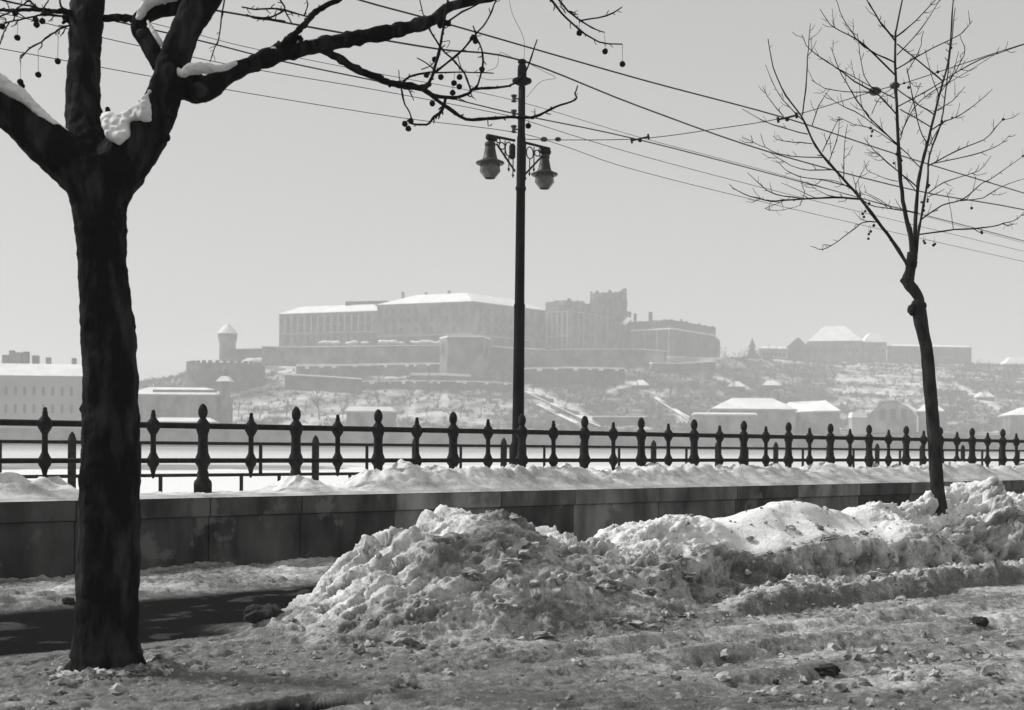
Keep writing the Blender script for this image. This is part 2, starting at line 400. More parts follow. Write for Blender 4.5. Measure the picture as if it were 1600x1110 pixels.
    wet = np.clip(path * (1 - .22 * sstep(.30, .62, fbm(S * 1.1, D * 1.5, 5, 111, .6))) + 1.0 * sstep(.25, .6, hole), 0, 1)  # the gap in the crust takes the same dark tone as the path
    return z, m, path, drift, dirt_grey, wet, rough
def relief(S, D, Z, rough):
    """clods, shovel marks and pits, measured along the slope so that steep faces get them too"""
    L = D * 1.3 + Z
    Sn = S + .08 * perlin(S * 2.3, L * 2.3, 61); Ln = L + .08 * perlin(S * 2.1, L * 2.1, 62)
    d = (.10 * (cells(Sn * 1.9, Ln * 2.2, 1, .55) - .15) + .15 * cells(Sn * 1.05, Ln * 1.25, 12, .5) + .075 * cells(Sn * 4.2, Ln * 4.6, 2, .5) + .055 * cells(Sn * 8.5, Ln * 9, 5, .45) + .05 * cells(Sn * 18, Ln * 18, 6, .5)
         + .035 * fbm(S * 4, L * 4.5, 4, 21, .6) - .05 * billow(S * 3.1, L * 3.6, 3, 14))
    calm_ = 1 - .75 * sstep(-.05, .3, fbm(S * .8, L * 1.1, 2, 31, .5))
    d = d * calm_ + .016 * fbm(S * 13, L * 13, 3, 25, .65) + .022 * cells(S * 34, L * 34, 8, .45)
    pit = sstep(.28, .55, fbm(S * 2.4, L * 2.9, 3, 77, .55)) + .8 * sstep(.35, .6, fbm(S * 6, L * 7, 2, 79))
    return rough * (d - .075 * pit), pit * rough, L
Z, Mh, Pm, Dm, dirt_grey, wet, Rg = terrain(S, D)
GX = T0.x + U.x * S + N.x * D; GY = T0.y + U.y * S + N.y * D
def normals(S, D, Z):
    zs = np.gradient(Z, axis=0) / np.gradient(S, axis=0); zd = np.gradient(Z, axis=1) / np.gradient(D, axis=1)
    l = np.sqrt(1 + zs * zs + zd * zd); return -zs / l, -zd / l, 1 / l
def blur(A, k):
    for ax in (0, 1):
        c = np.cumsum(np.concatenate([np.repeat(np.take(A, [0], ax), k + 1, ax), A, np.repeat(np.take(A, [-1], ax), k, ax)], ax), ax)
        n = A.shape[ax]; A = (np.take(c, range(2 * k + 1, n + 2 * k + 1), ax) - np.take(c, range(0, n), ax)) / (2 * k + 1)
    return A
n_s, n_d, n_z = normals(S, D, blur(Z, 6))
dz, pit, LL = relief(S, D, Z, Rg)
S1, D1, ZB = S + n_s * dz, D + n_d * dz, Z + n_z * dz
GX = T0.x + U.x * S1 + N.x * D1; GY = T0.y + U.y * S1 + N.y * D1
smear = sstep(-.05, .45, fbm(S * .9, LL * 1.6, 4, 401, .6)) * .28 + .26 * sstep(.1, .5, fbm(S * 3, LL * 4.5, 3, 405, .6))
for px_, d_, r_, k_ in ((802, .35, .16, .8), (775, .28, .12, .6), (690, .15, .18, .45), (735, .1, .14, .5), (560, .0, .12, .5), (640, -.3, .2, .4), (1180, -.1, .2, .5), (1240, -.15, .25, .5), (1000, .1, .12, .5), (1560, .2, .22, .5)):
    sx_ = ray_d(px_, d_)[0]; dirt_grey = dirt_grey + k_ * np.exp(-(((S - sx_) / (r_ * 1.5)) ** 2 + ((D - d_) / r_) ** 2)) * (.6 + .8 * np.clip(perlin(S * 7, LL * 7, 409) + .4, 0, 1))
dirt_grey = np.clip(dirt_grey + .30 * pit + smear * Mh * (.12 + .88 * Rg), 0, 1)
def hz(x, y):
    s, d = xy2(x, y); i = int(np.clip(np.searchsorted(sa, s), 0, len(sa) - 1)); j = int(np.clip(np.searchsorted(da, d), 0, len(da) - 1)); return float(ZB[i, j])
Z = ZB
def fc(a): return .25 * (a[:-1, :-1] + a[1:, :-1] + a[:-1, 1:] + a[1:, 1:])
fm, fp, fd, fs_ = fc(Mh), fc(Pm), fc(Dm), fc(S)
is_heap = fm > .22; is_drift = (fd > .3) & ~is_heap; is_path = (fp > .5) & ~is_heap & ~is_drift
tag(grid_obj("snow_heap", GX, GY, Z, is_heap & (fs_ < 6.1), M['groundsnow'], dirt_grey, wet), "big lumpy dirty snow heap rising in front of the wall, right of the thick tree", "snow heap")
tag(grid_obj("snow_bank", GX, GY, Z, is_heap & (fs_ >= 6.1), M['groundsnow'], dirt_grey, wet), "long ploughed snow bank with cut front face around the thin young tree", "snow bank")
tag(grid_obj("snow_drift", GX, GY, Z, is_drift, M['groundsnow'], dirt_grey, wet), "strip of shovelled snow along the foot of the stone wall", "snow", kind="stuff")
tag(grid_obj("path", GX, GY, Z, is_path, M['groundsnow'], dirt_grey, wet), "dark wet path cleared of snow", kind="structure")
tag(grid_obj("road", GX, GY, Z, ~(is_heap | is_drift | is_path), M['groundsnow'], dirt_grey, wet), "road covered in grey slush and ruts", kind="structure")

# loose snow and ice crumbs (nobody could count them)
cb = MB()
for i in range(1620):
    if i < 450: s, d = random.uniform(-1.5, 10), random.gauss(-.75, .35)
    elif i < 800: s, d = random.uniform(.5, 9), random.uniform(-5, -.8)
    elif i < 1050: s, d = random.gauss(4.2, 1.3), random.gauss(-3.6, .55)
    elif i < 1500: s, d = random.uniform(1.2, 12), random.uniform(-.6, .7)
    else:
        a_ = random.uniform(0, 6.28); k_ = .3 + abs(random.gauss(0, .12)); s, d = k_ * math.cos(a_) + .03, k_ * math.sin(a_) - .05
    r = min(.06, .006 + random.expovariate(1 / (.014 if 800 <= i < 1050 or i >= 1500 else .008))); x, y = sd2(s, d)
    cb.blob((x, y, hz(x, y) + r * .2), r, .7, 1, (random.uniform(.9, 1.3), random.uniform(.8, 1.2), random.uniform(.7, 1)))
for i in range(46):
    if i < 22: a_ = random.uniform(2.6, 6.6); s, d = .33 * math.cos(a_) + .03, .36 * math.sin(a_) - .03; r = random.uniform(.025, .055)
    else: s, d = random.uniform(1.8, 9.5), random.uniform(-.95, -.1); r = random.uniform(.03, .085)
    x, y = sd2(s, d); cb.blob((x, y, hz(x, y) + r * .15), r, .8, 2, (random.uniform(1, 1.7), random.uniform(.8, 1.2), random.uniform(.5, .9)))
tag(cb.build("snow_crumbs", 'crumb', None, False), "loose lumps of snow and ice on the road and heaps", "snow", kind="stuff")
# dark clods
for px, py, Y, r, sc, lab in ((1294, 1056, 8.9, .055, (1.6, 1, .85), "largest dark ice clod lying on the slushy road in the foreground"),
                              (1531, 986, 11.1, .055, (1.4, 1, .9), "dark clod against a snow lump near the right end of the road"),
                              (414, 990, 11.0, .13, (1.3, .9, .7), "dark rounded stone lying at the left foot of the big snow heap"),
                              (1497, 1034, 9.7, .03, (1.6, 1, .7), "small flat dark clod on the road, right of the largest clod"),
                              (1212, 1072, 8.6, .02, (1.1, 1, 1), "tiny round black clod on the road, left of the largest clod"),
                              (107, 940, 12.9, .06, (1.1, 1, .9), "dark clod in the wall foot snow behind the thick tree")):
    p = at(px, py, Y); c = MB(); z = hz(p.x, p.y)
    # slide along the ray until it lies on the surface
    for _ in range(12):
        p = at(px, py, (EYE - z) / (EYE - p.z) * p.y); z = hz(p.x, p.y)
    c.blob((p.x, p.y, z + r * .35), r, .3, 3, sc)
    tag(c.build("clod", 'clod'), lab, "clod", "dark clods on the snow")

# ================================================================== STONE WALL, SNOW ON IT
ZW = .93; COPH = .245
def slab(mb, s0, s1, d0, d1, z0, z1, n=0):
    q = [sd2(s0, d0), sd2(s1, d0), sd2(s1, d1), sd2(s0, d1)]; mb.prism(q, z0, z1)
x0, y0 = sd2(0, DW)
wall = empty("stone_wall", (x0, y0, 0), "low weathered stone retaining wall with coping along the promenade", "wall")
J = [-700, -420, -220, -60, 118, 327, 470, 617, 781, 897, 1030, 1150, 1245, 1342, 1422, 1500, 1570, 1635, 1700, 1760, 1815]
TC = [.05, .06, .05, .045, .05, .055, .06, .13, .055, .10, .085, .05, .16, .045, .12, .07, .09, .06, .1, .08, .07]
TW = [.05, .05, .055, .05, .055, .06, .05, .12, .04, .13, .10, .05, .15, .03, .11, .07, .09, .06, .1, .08, .07]
js = [ray_d(p, DW)[0] for p in J]
while js[-1] < 58: js.append(js[-1] + 1.8)
for i in range(len(js) - 1):
    tc_ = TC[i] if i < len(TC) else random.choice((.05, .08, .1)); tw = TW[i] if i < len(TW) else tc_
    for nm, z0, z1, d0, tn, gap in (("coping_stone", ZW - COPH, ZW, DW - .045, tc_, .006), ("wall_slab", -.15, ZW - COPH - .004, DW, tw, .007)):
        mb = MB(); slab(mb, js[i] + gap, js[i + 1] - gap, d0, DW + .42, z0, z1 - random.uniform(0, .004))
        o = mb.build(nm, 'stone', wall, smooth=False); o.color = (tn * (2.0 if nm == 'coping_stone' else 1.65),) * 3 + (1,)
        bv = o.modifiers.new("bevel", 'BEVEL'); bv.width = .012; bv.segments = 2
mb = MB(); slab(mb, js[0], js[-1], DW + .03, DW + .40, -.2, ZW - .03); mb.build("wall_core", 'asphalt', wall, False)

# upper promenade behind the wall, then the quay edge and the river
pr = MB(); slab(pr, -60, 140, DW + 1.5, 14.6, -7, .62); slab(pr, -60, 140, DW + .421, DW + 1.499, -7, .885)
tag(pr.build("promenade", 'snow', None, False), "snowy promenade behind the wall", kind="structure")
# snow lying on the wall and heaped against the railing
DF = 7.5
sa2 = axis([(-12, 0, .08), (0, 14, .03), (14, 24, .06), (24, 60, .15)]); da2 = axis([(DW - .05, DW + .35, .02), (DW + .35, 8.2, .035), (8.2, 9.4, .1)])
S2, D2 = np.meshgrid(sa2, da2, indexing='ij')
SEDGE = ray_d(525, DF)[0]
pile = .34 * sstep(SEDGE - .15, SEDGE + .75, S2) * (.85 + .35 * perlin(S2 * .9, 0 * D2, 130) + .14 * perlin(S2 * 2.7, D2, 131))
s480 = ray_d(478, DF - .3)[0]; s60 = ray_d(40, DF - .3)[0]
pile = pile + .20 * np.exp(-((S2 - s480) / .33) ** 2) + .26 * np.exp(-((S2 - s60) / .75) ** 2) * (.8 + .6 * perlin(S2 * 3, D2 * 3, 132))
prof2 = sstep(DW - .05, DF - .25, D2) * (1 - .75 * sstep(DF + .05, DF + .6, D2))
Z2 = ZW + .004 + .035 * sstep(DW - .05, DW + .05, D2) + pile * prof2 + (.04 + .25 * pile) * (billow(S2 * 3, D2 * 3, 4, 140) - .3) * prof2 + .015 * fbm(S2 * 8, D2 * 8, 3, 141) * prof2
Z2 = np.where(D2 > DW + .5, np.maximum(Z2 - .02, .90), Z2) - .33 * sstep(8.05, 8.35, D2)
Z2 = np.maximum(Z2, np.where(D2 < DW + 1.5, .90, .64))
d2_ = np.clip(.10 + .35 * fbm(S2 * 1.2, D2 * 2.5, 3, 143) + .15 * sstep(.05, .25, pile) * (1 - sstep(DF - .4, DF - .1, D2)), 0, 1)  # greyer along the front slope of the pile
SG = GX  # keep names apart
tag(grid_obj("wall_snow", T0.x + U.x * S2 + N.x * D2, T0.y + U.y * S2 + N.y * D2, Z2, np.ones((len(sa2) - 1, len(da2) - 1), bool), M['groundsnow'], d2_, d2_ * 0),
    "snow lying on the wall top and heaped against the iron railing", "snow", kind="stuff")

# ================================================================== IRON RAILINGS
def at_d(s, d, z): x, y = sd2(s, d); return Vector((x, y, z))
s318, Y318 = ray_d(318, DF); SPC = .0548 * Y318 / U.y
K = Y318 / F
def zr(py): return EYE + (698.6 - py) * K
rl = empty("iron_railing", at_d(s318, DF, ZW), "ornate black iron railing with egg shaped finials on the stone wall", "railing")
ztop, zlow = zr(666), zr(720)
smin, smax = s318 - 4 * SPC, s318 + 27 * SPC
for zz, r in ((ztop, .041), (zlow, .034)):
    mb = MB(); mb.tube([at_d(smin, DF, zz), at_d((smin + smax) / 2, DF, zz + .001), at_d(smax, DF, zz)], r, 10); mb.build("rail", 'iron', rl)
def sc_prof(p): return [(r, z) for r, z in p]
post_prof = [(.125, zr(772)), (.128, zr(757)), (.12, zr(752)), (.085, zr(748)), (.078, zr(738)), (.066, zr(735)), (.075, zr(729)), (.108, zr(724)), (.112, zr(719)), (.10, zr(714)), (.078, zr(708)), (.072, zr(700)), (.069, zr(688)), (.07, zr(680)), (.088, zr(674)), (.104, zr(668)), (.10, zr(663)), (.07, zr(658)), (.045, zr(654)), (.04, zr(652.5))]
fin_prof = [(.036, zr(653.5)), (.05, zr(652)), (.064, zr(648)), (.068, zr(644)), (.062, zr(639)), (.046, zr(635)), (.026, zr(632)), (.006, zr(631))]
bal_prof = [(.010, zr(747)), (.022, zr(744)), (.030, zr(738)), (.045, zr(731)), (.075, zr(726)), (.088, zr(721)), (.085, zr(717)), (.06, zr(712)), (.04, zr(707)), (.037, zr(695)), (.038, zr(681)), (.06, zr(677)), (.09, zr(671)), (.094, zr(666)), (.075, zr(660)), (.045, zr(656)), (.034, zr(653)), (.036, zr(650)), (.026, zr(648)), (.028, zr(644.5)), (.012, zr(642.5))]
def proto(prof, name, n=14):
    mb = MB(); mb.lathe(prof, n=n); me = bpy.data.meshes.new(name); me.from_pydata(mb.v, [], mb.f); me.update()
    me.polygons.foreach_set("use_smooth", [True] * len(me.polygons)); me.materials.append(M['iron']); return me
mp_, mf_, mbal = proto(post_prof, "post"), proto(fin_prof, "finial"), proto(bal_prof, "baluster")
base_m = Vector(rl.location)
for k in range(-4, 28):
    p = at_d(s318 + k * SPC, DF, 0)
    o = bpy.data.objects.new("post", mp_); COL.objects.link(o); o.parent = rl; o.location = p - base_m; o.rotation_euler = (random.uniform(-.006, .006), random.uniform(-.006, .006), k)
    f_ = bpy.data.objects.new("finial", mf_); COL.objects.link(f_); f_.parent = o
    if k < 27:
        p = at_d(s318 + (k + .5) * SPC, DF, random.uniform(-.006, .006))
        b_ = bpy.data.objects.new("baluster", mbal); COL.objects.link(b_); b_.parent = rl; b_.location = p - base_m; b_.rotation_euler = (random.uniform(-.006, .006), random.uniform(-.006, .006), k)
# plainer fence on the river side
s490, Y490 = ray_d(493, 13.5); SP2 = .064 * Y490 / U.y; K2 = Y490 / F
def zr2(py): return EYE + (699.8 - py) * K2
D2F = 13.5
fe = empty("quay_fence", at_d(s490, D2F, .9), "plain two rail iron fence with pointed posts on the river side", "fence")
zu, zl = zr2(694.5), zr2(741)
for zz, r in ((zu, .032), (zl, .032)):
    mb = MB(); mb.tube([at_d(s490 - 4 * SP2, D2F, zz), at_d(s490 + 8 * SP2, D2F, zz), at_d(s490 + 22 * SP2, D2F, zz)], r, 8); mb.build("rail", 'iron', fe)
pp2 = [(.075, .7), (.075, zr2(697)), (.085, zr2(695)), (.085, zr2(693)), (.075, zr2(691)), (.055, zr2(685)), (.02, zr2(681)), (.006, zr2(680))]
mpo = proto(pp2, "post", 10)
mm_ = MB(); mm_.box((0, 0, (zu + zl) / 2), (.06, .06, zu - zl)); mu = bpy.data.meshes.new("upright"); mu.from_pydata(mm_.v, [], mm_.f); mu.materials.append(M['iron'])
mm_ = MB(); mm_.box((0, 0, (.7 + zl) / 2), (.06, .06, zl - .7)); ml_ = bpy.data.meshes.new("upright"); ml_.from_pydata(mm_.v, [], mm_.f); ml_.materials.append(M['iron'])
b2 = Vector(fe.location)
for k in range(-3, 22):
    for nm, me, off in (("post", mpo, 0), ("upright", mu, .5), ("upright", ml_, 1 / 3), ("upright", ml_, 2 / 3)):
        o = bpy.data.objects.new(nm, me); COL.objects.link(o); o.parent = fe; o.location = at_d(s490 + (k + off) * SP2, D2F, 0) - b2

# ================================================================== LAMP POST
sp_, YP = ray_d(809, 7.95)
PX, PY = sd2(sp_, 7.95)
KP = YP / F
def zp(py): return EYE + (hor(812) - py) * KP
lamp = empty("street_lamp", (PX, PY, .9), "tall dark lamp post with two hooded lamps on scroll brackets", "street lamp")
PL = Vector((PX, PY, 0)); U3 = Vector((U.x, U.y, 0))
LEAN = 4.0 * KP / 6.5          # it leans a little to the right
def lp(t, z): return PL + U3 * t + Vector((LEAN * (z - 1.0) * .6, 0, z))
def pole_seg(prof, name, m='pole', n=14):
    mb = MB(); vs = []
    mb.tube([lp(0, z) for r, z in prof], [r for r, z in prof], n); return mb.build(name, m, lamp)
pole_seg([(.15, .85), (.15, zp(700)), (.105, zp(690)), (.098, zp(600)), (.093, zp(484)), (.095, zp(482)), (.10, zp(478)), (.085, zp(474)), (.082, zp(400)), (.078, zp(299)), (.092, zp(297)), (.092, zp(293)), (.078, zp(291)), (.075, zp(215)), (.065, zp(212)), (.060, zp(136))], "pole")
pole_seg([(.062, zp(134)), (.10, zp(132)), (.16, zp(129.5)), (.172, zp(127)), (.165, zp(124.5)), (.10, zp(122)), (.08, zp(120))], "collar")
pole_seg([(.078, zp(123)), (.08, zp(112)), (.075, zp(104)), (.055, zp(100)), (.075, zp(98.5)), (.078, zp(95.5)), (.04, zp(93)), (.01, zp(92.6))], "cap")
PXM = 68.7 * 21.9 / YP       # photo pixels per metre along the bracket
def tz(zx, zy): return ((720 + zx / 4.27) - (809 + 5)) / PXM, zp(60 + zy / 4.27 - ((720 + zx / 4.27) - 813) * .245)
def bracket(bar, diag, rings, rods, end):
    mb = MB()
    A, B = tz(*bar[0]), tz(*bar[1]); mb.tube([lp(*A), lp(*B)], .024, 6)
    A, B = tz(*diag[0]), tz(*diag[1]); mb.tube([lp(*A), lp(*B)], .017, 6)
    for zx, zy, rx, ry in rings:
        c = tz(zx, zy); mb.tube([lp(c[0] + rx / 4.27 / PXM * math.cos(a), c[1] + ry / 4.27 * KP * math.sin(a)) for a in np.linspace(0, 2 * math.pi, 17)], .011, 5, False)
    for zx, z0, z1 in rods:
        t, a = tz(zx, z0); _, b = tz(zx, z1)
        mb.tube([lp(t, a), lp(t, b + .06), lp(t, b + .055), lp(t, b)], [.010, .010, .026, .004], 6)
    t, z = tz(*end); mb.tube([lp(t - .11, z), lp(t - .09, z), lp(t + .09, z), lp(t + .11, z)], [.03, .055, .055, .03], 8)
    return mb.build("bracket", 'iron', lamp)
bracket(((358, 683), (196, 645)), ((362, 888), (238, 700)), ((274, 716, 19, 22), (318, 738, 22, 46), (250, 680, 12, 14)), ((294, 680, 800), (320, 780, 888), (348, 700, 930)), (206, 660))
bracket(((418, 696), (596, 745)), ((424, 916), (548, 788)), ((460, 768, 23, 40), (510, 772, 18, 20), (534, 752, 12, 14)), ((431, 700, 955), (459, 806, 925), (488, 730, 898)), (566, 764))
def lamp_head(zx, zbrim, k, lab):
    t, zb = tz(zx, zbrim); q = k / 4.27 * KP
    def part(name, prof, m, par=lamp, n=16):
        mb = MB(); c = lp(t, 0); mb.lathe([(r * q, zb + z * q) for r, z in prof], (c.x, c.y, 0), n); return mb.build(name, m, par)
    h = part("lamp_hood", [(60, -8), (88, -12), (96, -4), (92, 2), (70, 10), (52, 20), (46, 34), (40, 60), (33, 100), (32, 104), (36, 108), (36, 124), (30, 134), (16, 142), (14, 165)], 'hood')
    part("globe", [(32, -104), (36, -102), (66, -62), (68, -56), (66, -40), (63, -6), (58, -2)], 'glass', n=8)
    part("globe_ring", [(25, -106), (33, -105), (34, -102), (25, -101)], 'iron')
    h['label'] = lab
lamp_head(208, 822, 1.0, "left lamp hood, the nearer one")
lamp_head(572, 915, .97, "right lamp hood, the farther one")
for zy in (412, 512, 615):
    mb = MB(); z = zp(60 + zy / 4.27); t = -.14
    mb.tube([lp(0, z), lp(t, z)], .014, 6); c = lp(t, 0)
    mb.lathe([(.02, z - .07), (.05, z - .055), (.03, z - .02), (.03, z + .01), (.055, z + .04), (.05, z + .06), (.015, z + .07)], (c.x, c.y, 0), 10); mb.build("insulator", 'porcelain', lamp)
mb = MB(); t, z = tz(342, 755); mb.tube([lp(t, z - .13), lp(t, z - .1), lp(t, z + .1), lp(t, z + .13)], [.03, .055, .055, .03], 8); mb.build("switch_box", 'iron', lamp)

# ================================================================== OVERHEAD WIRES
def zpole(py): return zp(py) - EYE
def wire(pts, h, r, label, extras=()):
    P = [ath(px, py, h) for px, py in pts]
    sm = smooth_path([tuple(p) for p in P], 5); mb = MB(); mb.tube(sm, r, 6)
    o = mb.build("overhead_wire", 'wire'); tag(o, label, "wire", "overhead wires along the promenade")
    for px, py, kind in extras:
        c = ath(px, py, h); e = MB()
        if kind == 'clamp':
            dv = Vector((.16, -.02, .035)); e.tube([c - dv, c + dv], .016, 6); e.tube([c - dv, c - dv * .8], .05, 6); e.tube([c + dv * .8, c + dv], .05, 6); e.blob((c.x, c.y, c.z - .03), .035, .1, 1); e.build("clamp", 'iron', o)
        else:
            e.blob(c, kind, .08, 2, (1.25, 1.25, .85)); e.build("insulator", 'porcelain', o)
    return o
h2 = zpole(93)
wire([(120, -16), (340, 17), (531, 51), (685, 77), (812, 94), (1000, 167), (1206, 239), (1431, 298), (1600, 328), (1800, 375)], h2, .016, "thick wire running over the very top of the lamp post")
wire([(380, -58), (561, 0), (700, 38), (1000, 124), (1228, 185), (1403, 242), (1600, 302), (1800, 363)], 6.1, .013, "highest thick wire, passing clear above the lamp post")
wire([(100, 15), (309, 63), (441, 96), (640, 138), (800, 177), (1000, 219), (1265, 288), (1390, 322), (1600, 377), (1800, 432)], zpole(180), .011, "wire held at the middle insulator of the lamp post")
wire([(-60, 8), (57, 33), (164, 60), (270, 83), (400, 109), (600, 143), (795, 181), (842, 195), (1000, 243), (1265, 312), (1600, 393), (1800, 440)], zpole(183), .006, "thin wire just below the one at the middle insulator")
wire([(-80, 60), (0, 76), (227, 118), (400, 148), (625, 184), (799, 206), (880, 228), (1000, 268), (1265, 333), (1600, 409), (1800, 452)], zpole(206), .006, "lowest thin wire, held at the bottom insulator of the lamp post")
wire([(180, 22), (300, 52), (400, 77), (600, 117), (799, 156), (1000, 215), (1200, 268), (1400, 326), (1600, 380)], zpole(156), .005, "thin wire held at the top insulator of the lamp post")
wire([(822, 218), (885, 219), (1000, 217), (1110, 203), (1230, 183), (1365, 143), (1420, 128), (1540, 88), (1660, 50)], zpole(218), .007, "cross span wire from the lamp post to the upper right, with insulators",
     ((850, 218, .05), (872, 218, .045), (1000, 217, 'clamp'), (1230, 184, 'clamp'), (1367, 143, .075), (1398, 134, .06)))
# fine stay wires hanging loosely at the post head
mb = MB()
for pl in ([(812, 95), (800, 90), (786, 83), (780, 84), (776, 104), (760, 112)], [(822, 97), (850, 112), (868, 122), (845, 128), (823, 152)], [(745, 118), (765, 125), (803, 123)], [(819, 94), (818, 60), (800, 20), (793, -20)]):
    mb.tube(smooth_path([tuple(at(px, py, YP - .05)) for px, py in pl], 6), .004, 5)
tag(mb.build("loose_wire", 'wire'), "loose curled thin wires at the head of the lamp post", "wire")

# ================================================================== BIG PLANE TREE
YT = 9.1
def tpath(pts, k=4, Y0=YT):
    """(px, py, half width px, depth offset) -> smoothed points and radii"""
    sp = smooth_path(pts, k); P, Rr = [], []
    for q in sp:
        Y = Y0 + (q[3] if len(q) > 3 else 0); P.append(at(q[0], q[1], Y)); Rr.append(max(.0012, q[2] * Y / F))
    return P, Rr
base = Vector((T0.x, T0.y, 0))
ptree = empty("plane_tree", base, "thick dark plane tree with forked trunk and hanging seed balls", "tree")
tk = MB()
LIMB = dict(
    T=[(166, 1085, 66), (166, 1062, 60), (167, 1035, 55), (167, 1000, 51), (168, 950, 49), (170, 850, 47.5), (172, 750, 45), (173, 650, 43.5), (171, 560, 42), (167, 500, 40.5), (163, 450, 38.5), (160, 400, 37.5), (157, 360, 39), (156, 330, 42), (154, 300, 48), (151, 275, 55), (150, 250, 52)],
    L=[(150, 285, 48), (118, 258, 41), (85, 233, 36), (50, 205, 32), (22, 180, 29), (0, 165, 28), (-40, 125, 27), (-85, 60, 25), (-115, -20, 22)],
    C=[(148, 285, 50), (142, 245, 40), (134, 200, 30), (129, 150, 26), (131, 100, 25), (134, 50, 25), (137, 10, 26), (141, -40, 28), (150, -110, 25)],
    R1=[(158, 290, 48), (188, 258, 44), (216, 222, 38), (240, 185, 31), (256, 150, 27), (265, 118, 25), (276, 85, 23), (293, 40, 24), (316, 0, 26), (345, -50, 25), (372, -110, 22)],
    R2=[(263, 146, 22), (272, 137, 23), (290, 131, 24), (308, 138, 24), (325, 138, 20), (348, 122, 15), (375, 108, 13.5), (402, 97, 13)],
    R3=[(252, 105, 15), (238, 78, 14), (224, 56, 13), (216, 42, 12), (223, 26, 13), (245, 16, 14), (275, 9, 15), (300, 2, 14)])
dof = dict(T=lambda t: 0, L=lambda t: -.5 * t, C=lambda t: .5 * t, R1=lambda t: .15 * t, R2=lambda t: .1 + .2 * t, R3=lambda t: .15 + .2 * t)
for kx, pts in LIMB.items():
    pp = [(p[0], p[1], p[2], dof[kx](i / (len(pts) - 1))) for i, p in enumerate(pts)]
    P, Rr = tpath(pp, 5); tk.tube(P, [r * (1 + .05 * math.sin(i * 1.7) * (i % 3 == 0)) for i, r in enumerate(Rr)], 20)
for px, py, r in ((134, 1066, 22), (262, 186, 10), (268, 108, 9), (116, 1050, 17), (214, 1036, 13), (150, 1060, 30), (130, 640, 6), (313, 146, 16), (168, 176, 5), (221, 52, 7), (258, 215, 9), (204, 520, 8)):
    p = at(px, py, YT - .02); tk.blob(p, r * YT / F, .2, 2)
p = at(168, 180, YT); tk.tube([p, p + Vector((0, 0, .06))], .018, 8)
trunk = tk.build("trunk", 'bark', ptree)
rm = trunk.modifiers.new("remesh", 'REMESH'); rm.mode = 'VOXEL'; rm.voxel_size = .013; rm.use_smooth_shade = True
smo = trunk.modifiers.new("smooth", 'SMOOTH'); smo.iterations = 4; smo.factor = .5
tx = bpy.data.textures.new("bark relief", 'CLOUDS'); tx.noise_scale = .11; tx.noise_depth = 5
dp = trunk.modifiers.new("displace", 'DISPLACE'); dp.texture = tx; dp.strength = .035; dp.mid_level = .5; dp.texture_coords = 'LOCAL'
# branches traced: (px, py), start half width, end half width, depth start, depth end
def z2p(pts): return [(400 + x / 2.667, y / 2.667) for x, y in pts]
def z1p(pts): return [(x / 3.172, y / 3.172) for x, y in pts]
def z0p(pts): return [(x / 6.154, y / 6.154) for x, y in pts]
def twig(mb, pts, r0, r1, d0=0., d1=0., Y0=YT, spur=.5, wob=.5, n=6, k=3):
    m_ = len(pts); pp = []
    for i, (x, y) in enumerate(pts):
        t = i / (m_ - 1); pp.append((x, y, r0 + (r1 - r0) * t, d0 + (d1 - d0) * t))
    P, Rr = tpath(pp, k, Y0)
    for i in range(1, len(P) - 1):
        P[i] = P[i] + Vector((random.gauss(0, 1), random.gauss(0, 1), random.gauss(0, 1))) * wob * Y0 / F * .6
        if random.random() < .3: Rr[i] *= 1.25
    mb.tube(P, Rr, n)
    for i in range(1, len(P) - 1):                 # short spurs and buds
        if random.random() < spur:
            t = (P[i + 1] - P[i]).normalized(); q = Vector((random.gauss(0, 1), random.gauss(0, .5), random.gauss(0, 1))); q = (q - t * q.dot(t)).normalized()
            L = random.uniform(3, 9) * Y0 / F
            mb.tube([P[i], P[i] + q * L * .6 + t * L * .4, P[i] + q * L + t * L * .9], [Rr[i] * .6, Rr[i] * .5, Rr[i] * .4], 5)
br = [  # main outer branches as parts of their own
    ([(395, 99), (440, 84), (480, 75), (520, 67), (560, 59), (605, 51), (640, 43), (665, 36), (682, 28), (700, 12), (730, 4), (775, -6), (840, -22)], 13, 6, .3, 1.2),
    (z2p([(250, 195), (340, 240), (420, 290), (500, 322), (560, 347), (620, 356), (690, 366), (722, 352)]), 6.5, 4.2, .5, .9),
    (z2p([(50, 215), (110, 185), (150, 150), (200, 105), (240, 60), (290, 25), (350, -5), (420, -60)]), 5, 4, .35, .2),
    (z0p([(640, 178), (680, 170), (1000, 180), (1150, 172), (1250, 180), (1310, 190)])[::-1], 5, 6.5, .5, .3),
    (z0p([(700, 135), (600, 115), (500, 108), (380, 98), (250, 96), (100, 102), (-20, 100), (-250, 120)]), 4, 2, .3, -.4),
]
for pts, r0, r1, d0, d1 in br:
    mb = MB(); twig(mb, pts, r0, r1, d0, d1, spur=.12, wob=.8, n=10, k=5); mb.build("branch", 'bark', ptree)
mb = MB()
for zx, zy, r in ((160, 158, .035), (135, 160, .025), (185, 163, .022)): mb.blob(at(*z2p([(zx, zy)])[0], YT + .35), r, .5, 2)
mb.build("knot", 'bark', ptree)
mb = MB(); p = at(*z2p([(770, 95)])[0], YT + 1); mb.blob(p, .04, .4, 2); mb.tube([p, at(*z2p([(812, 98)])[0], YT + 1)], .025, 8); mb.build("knot", 'bark', ptree)
tw = MB()
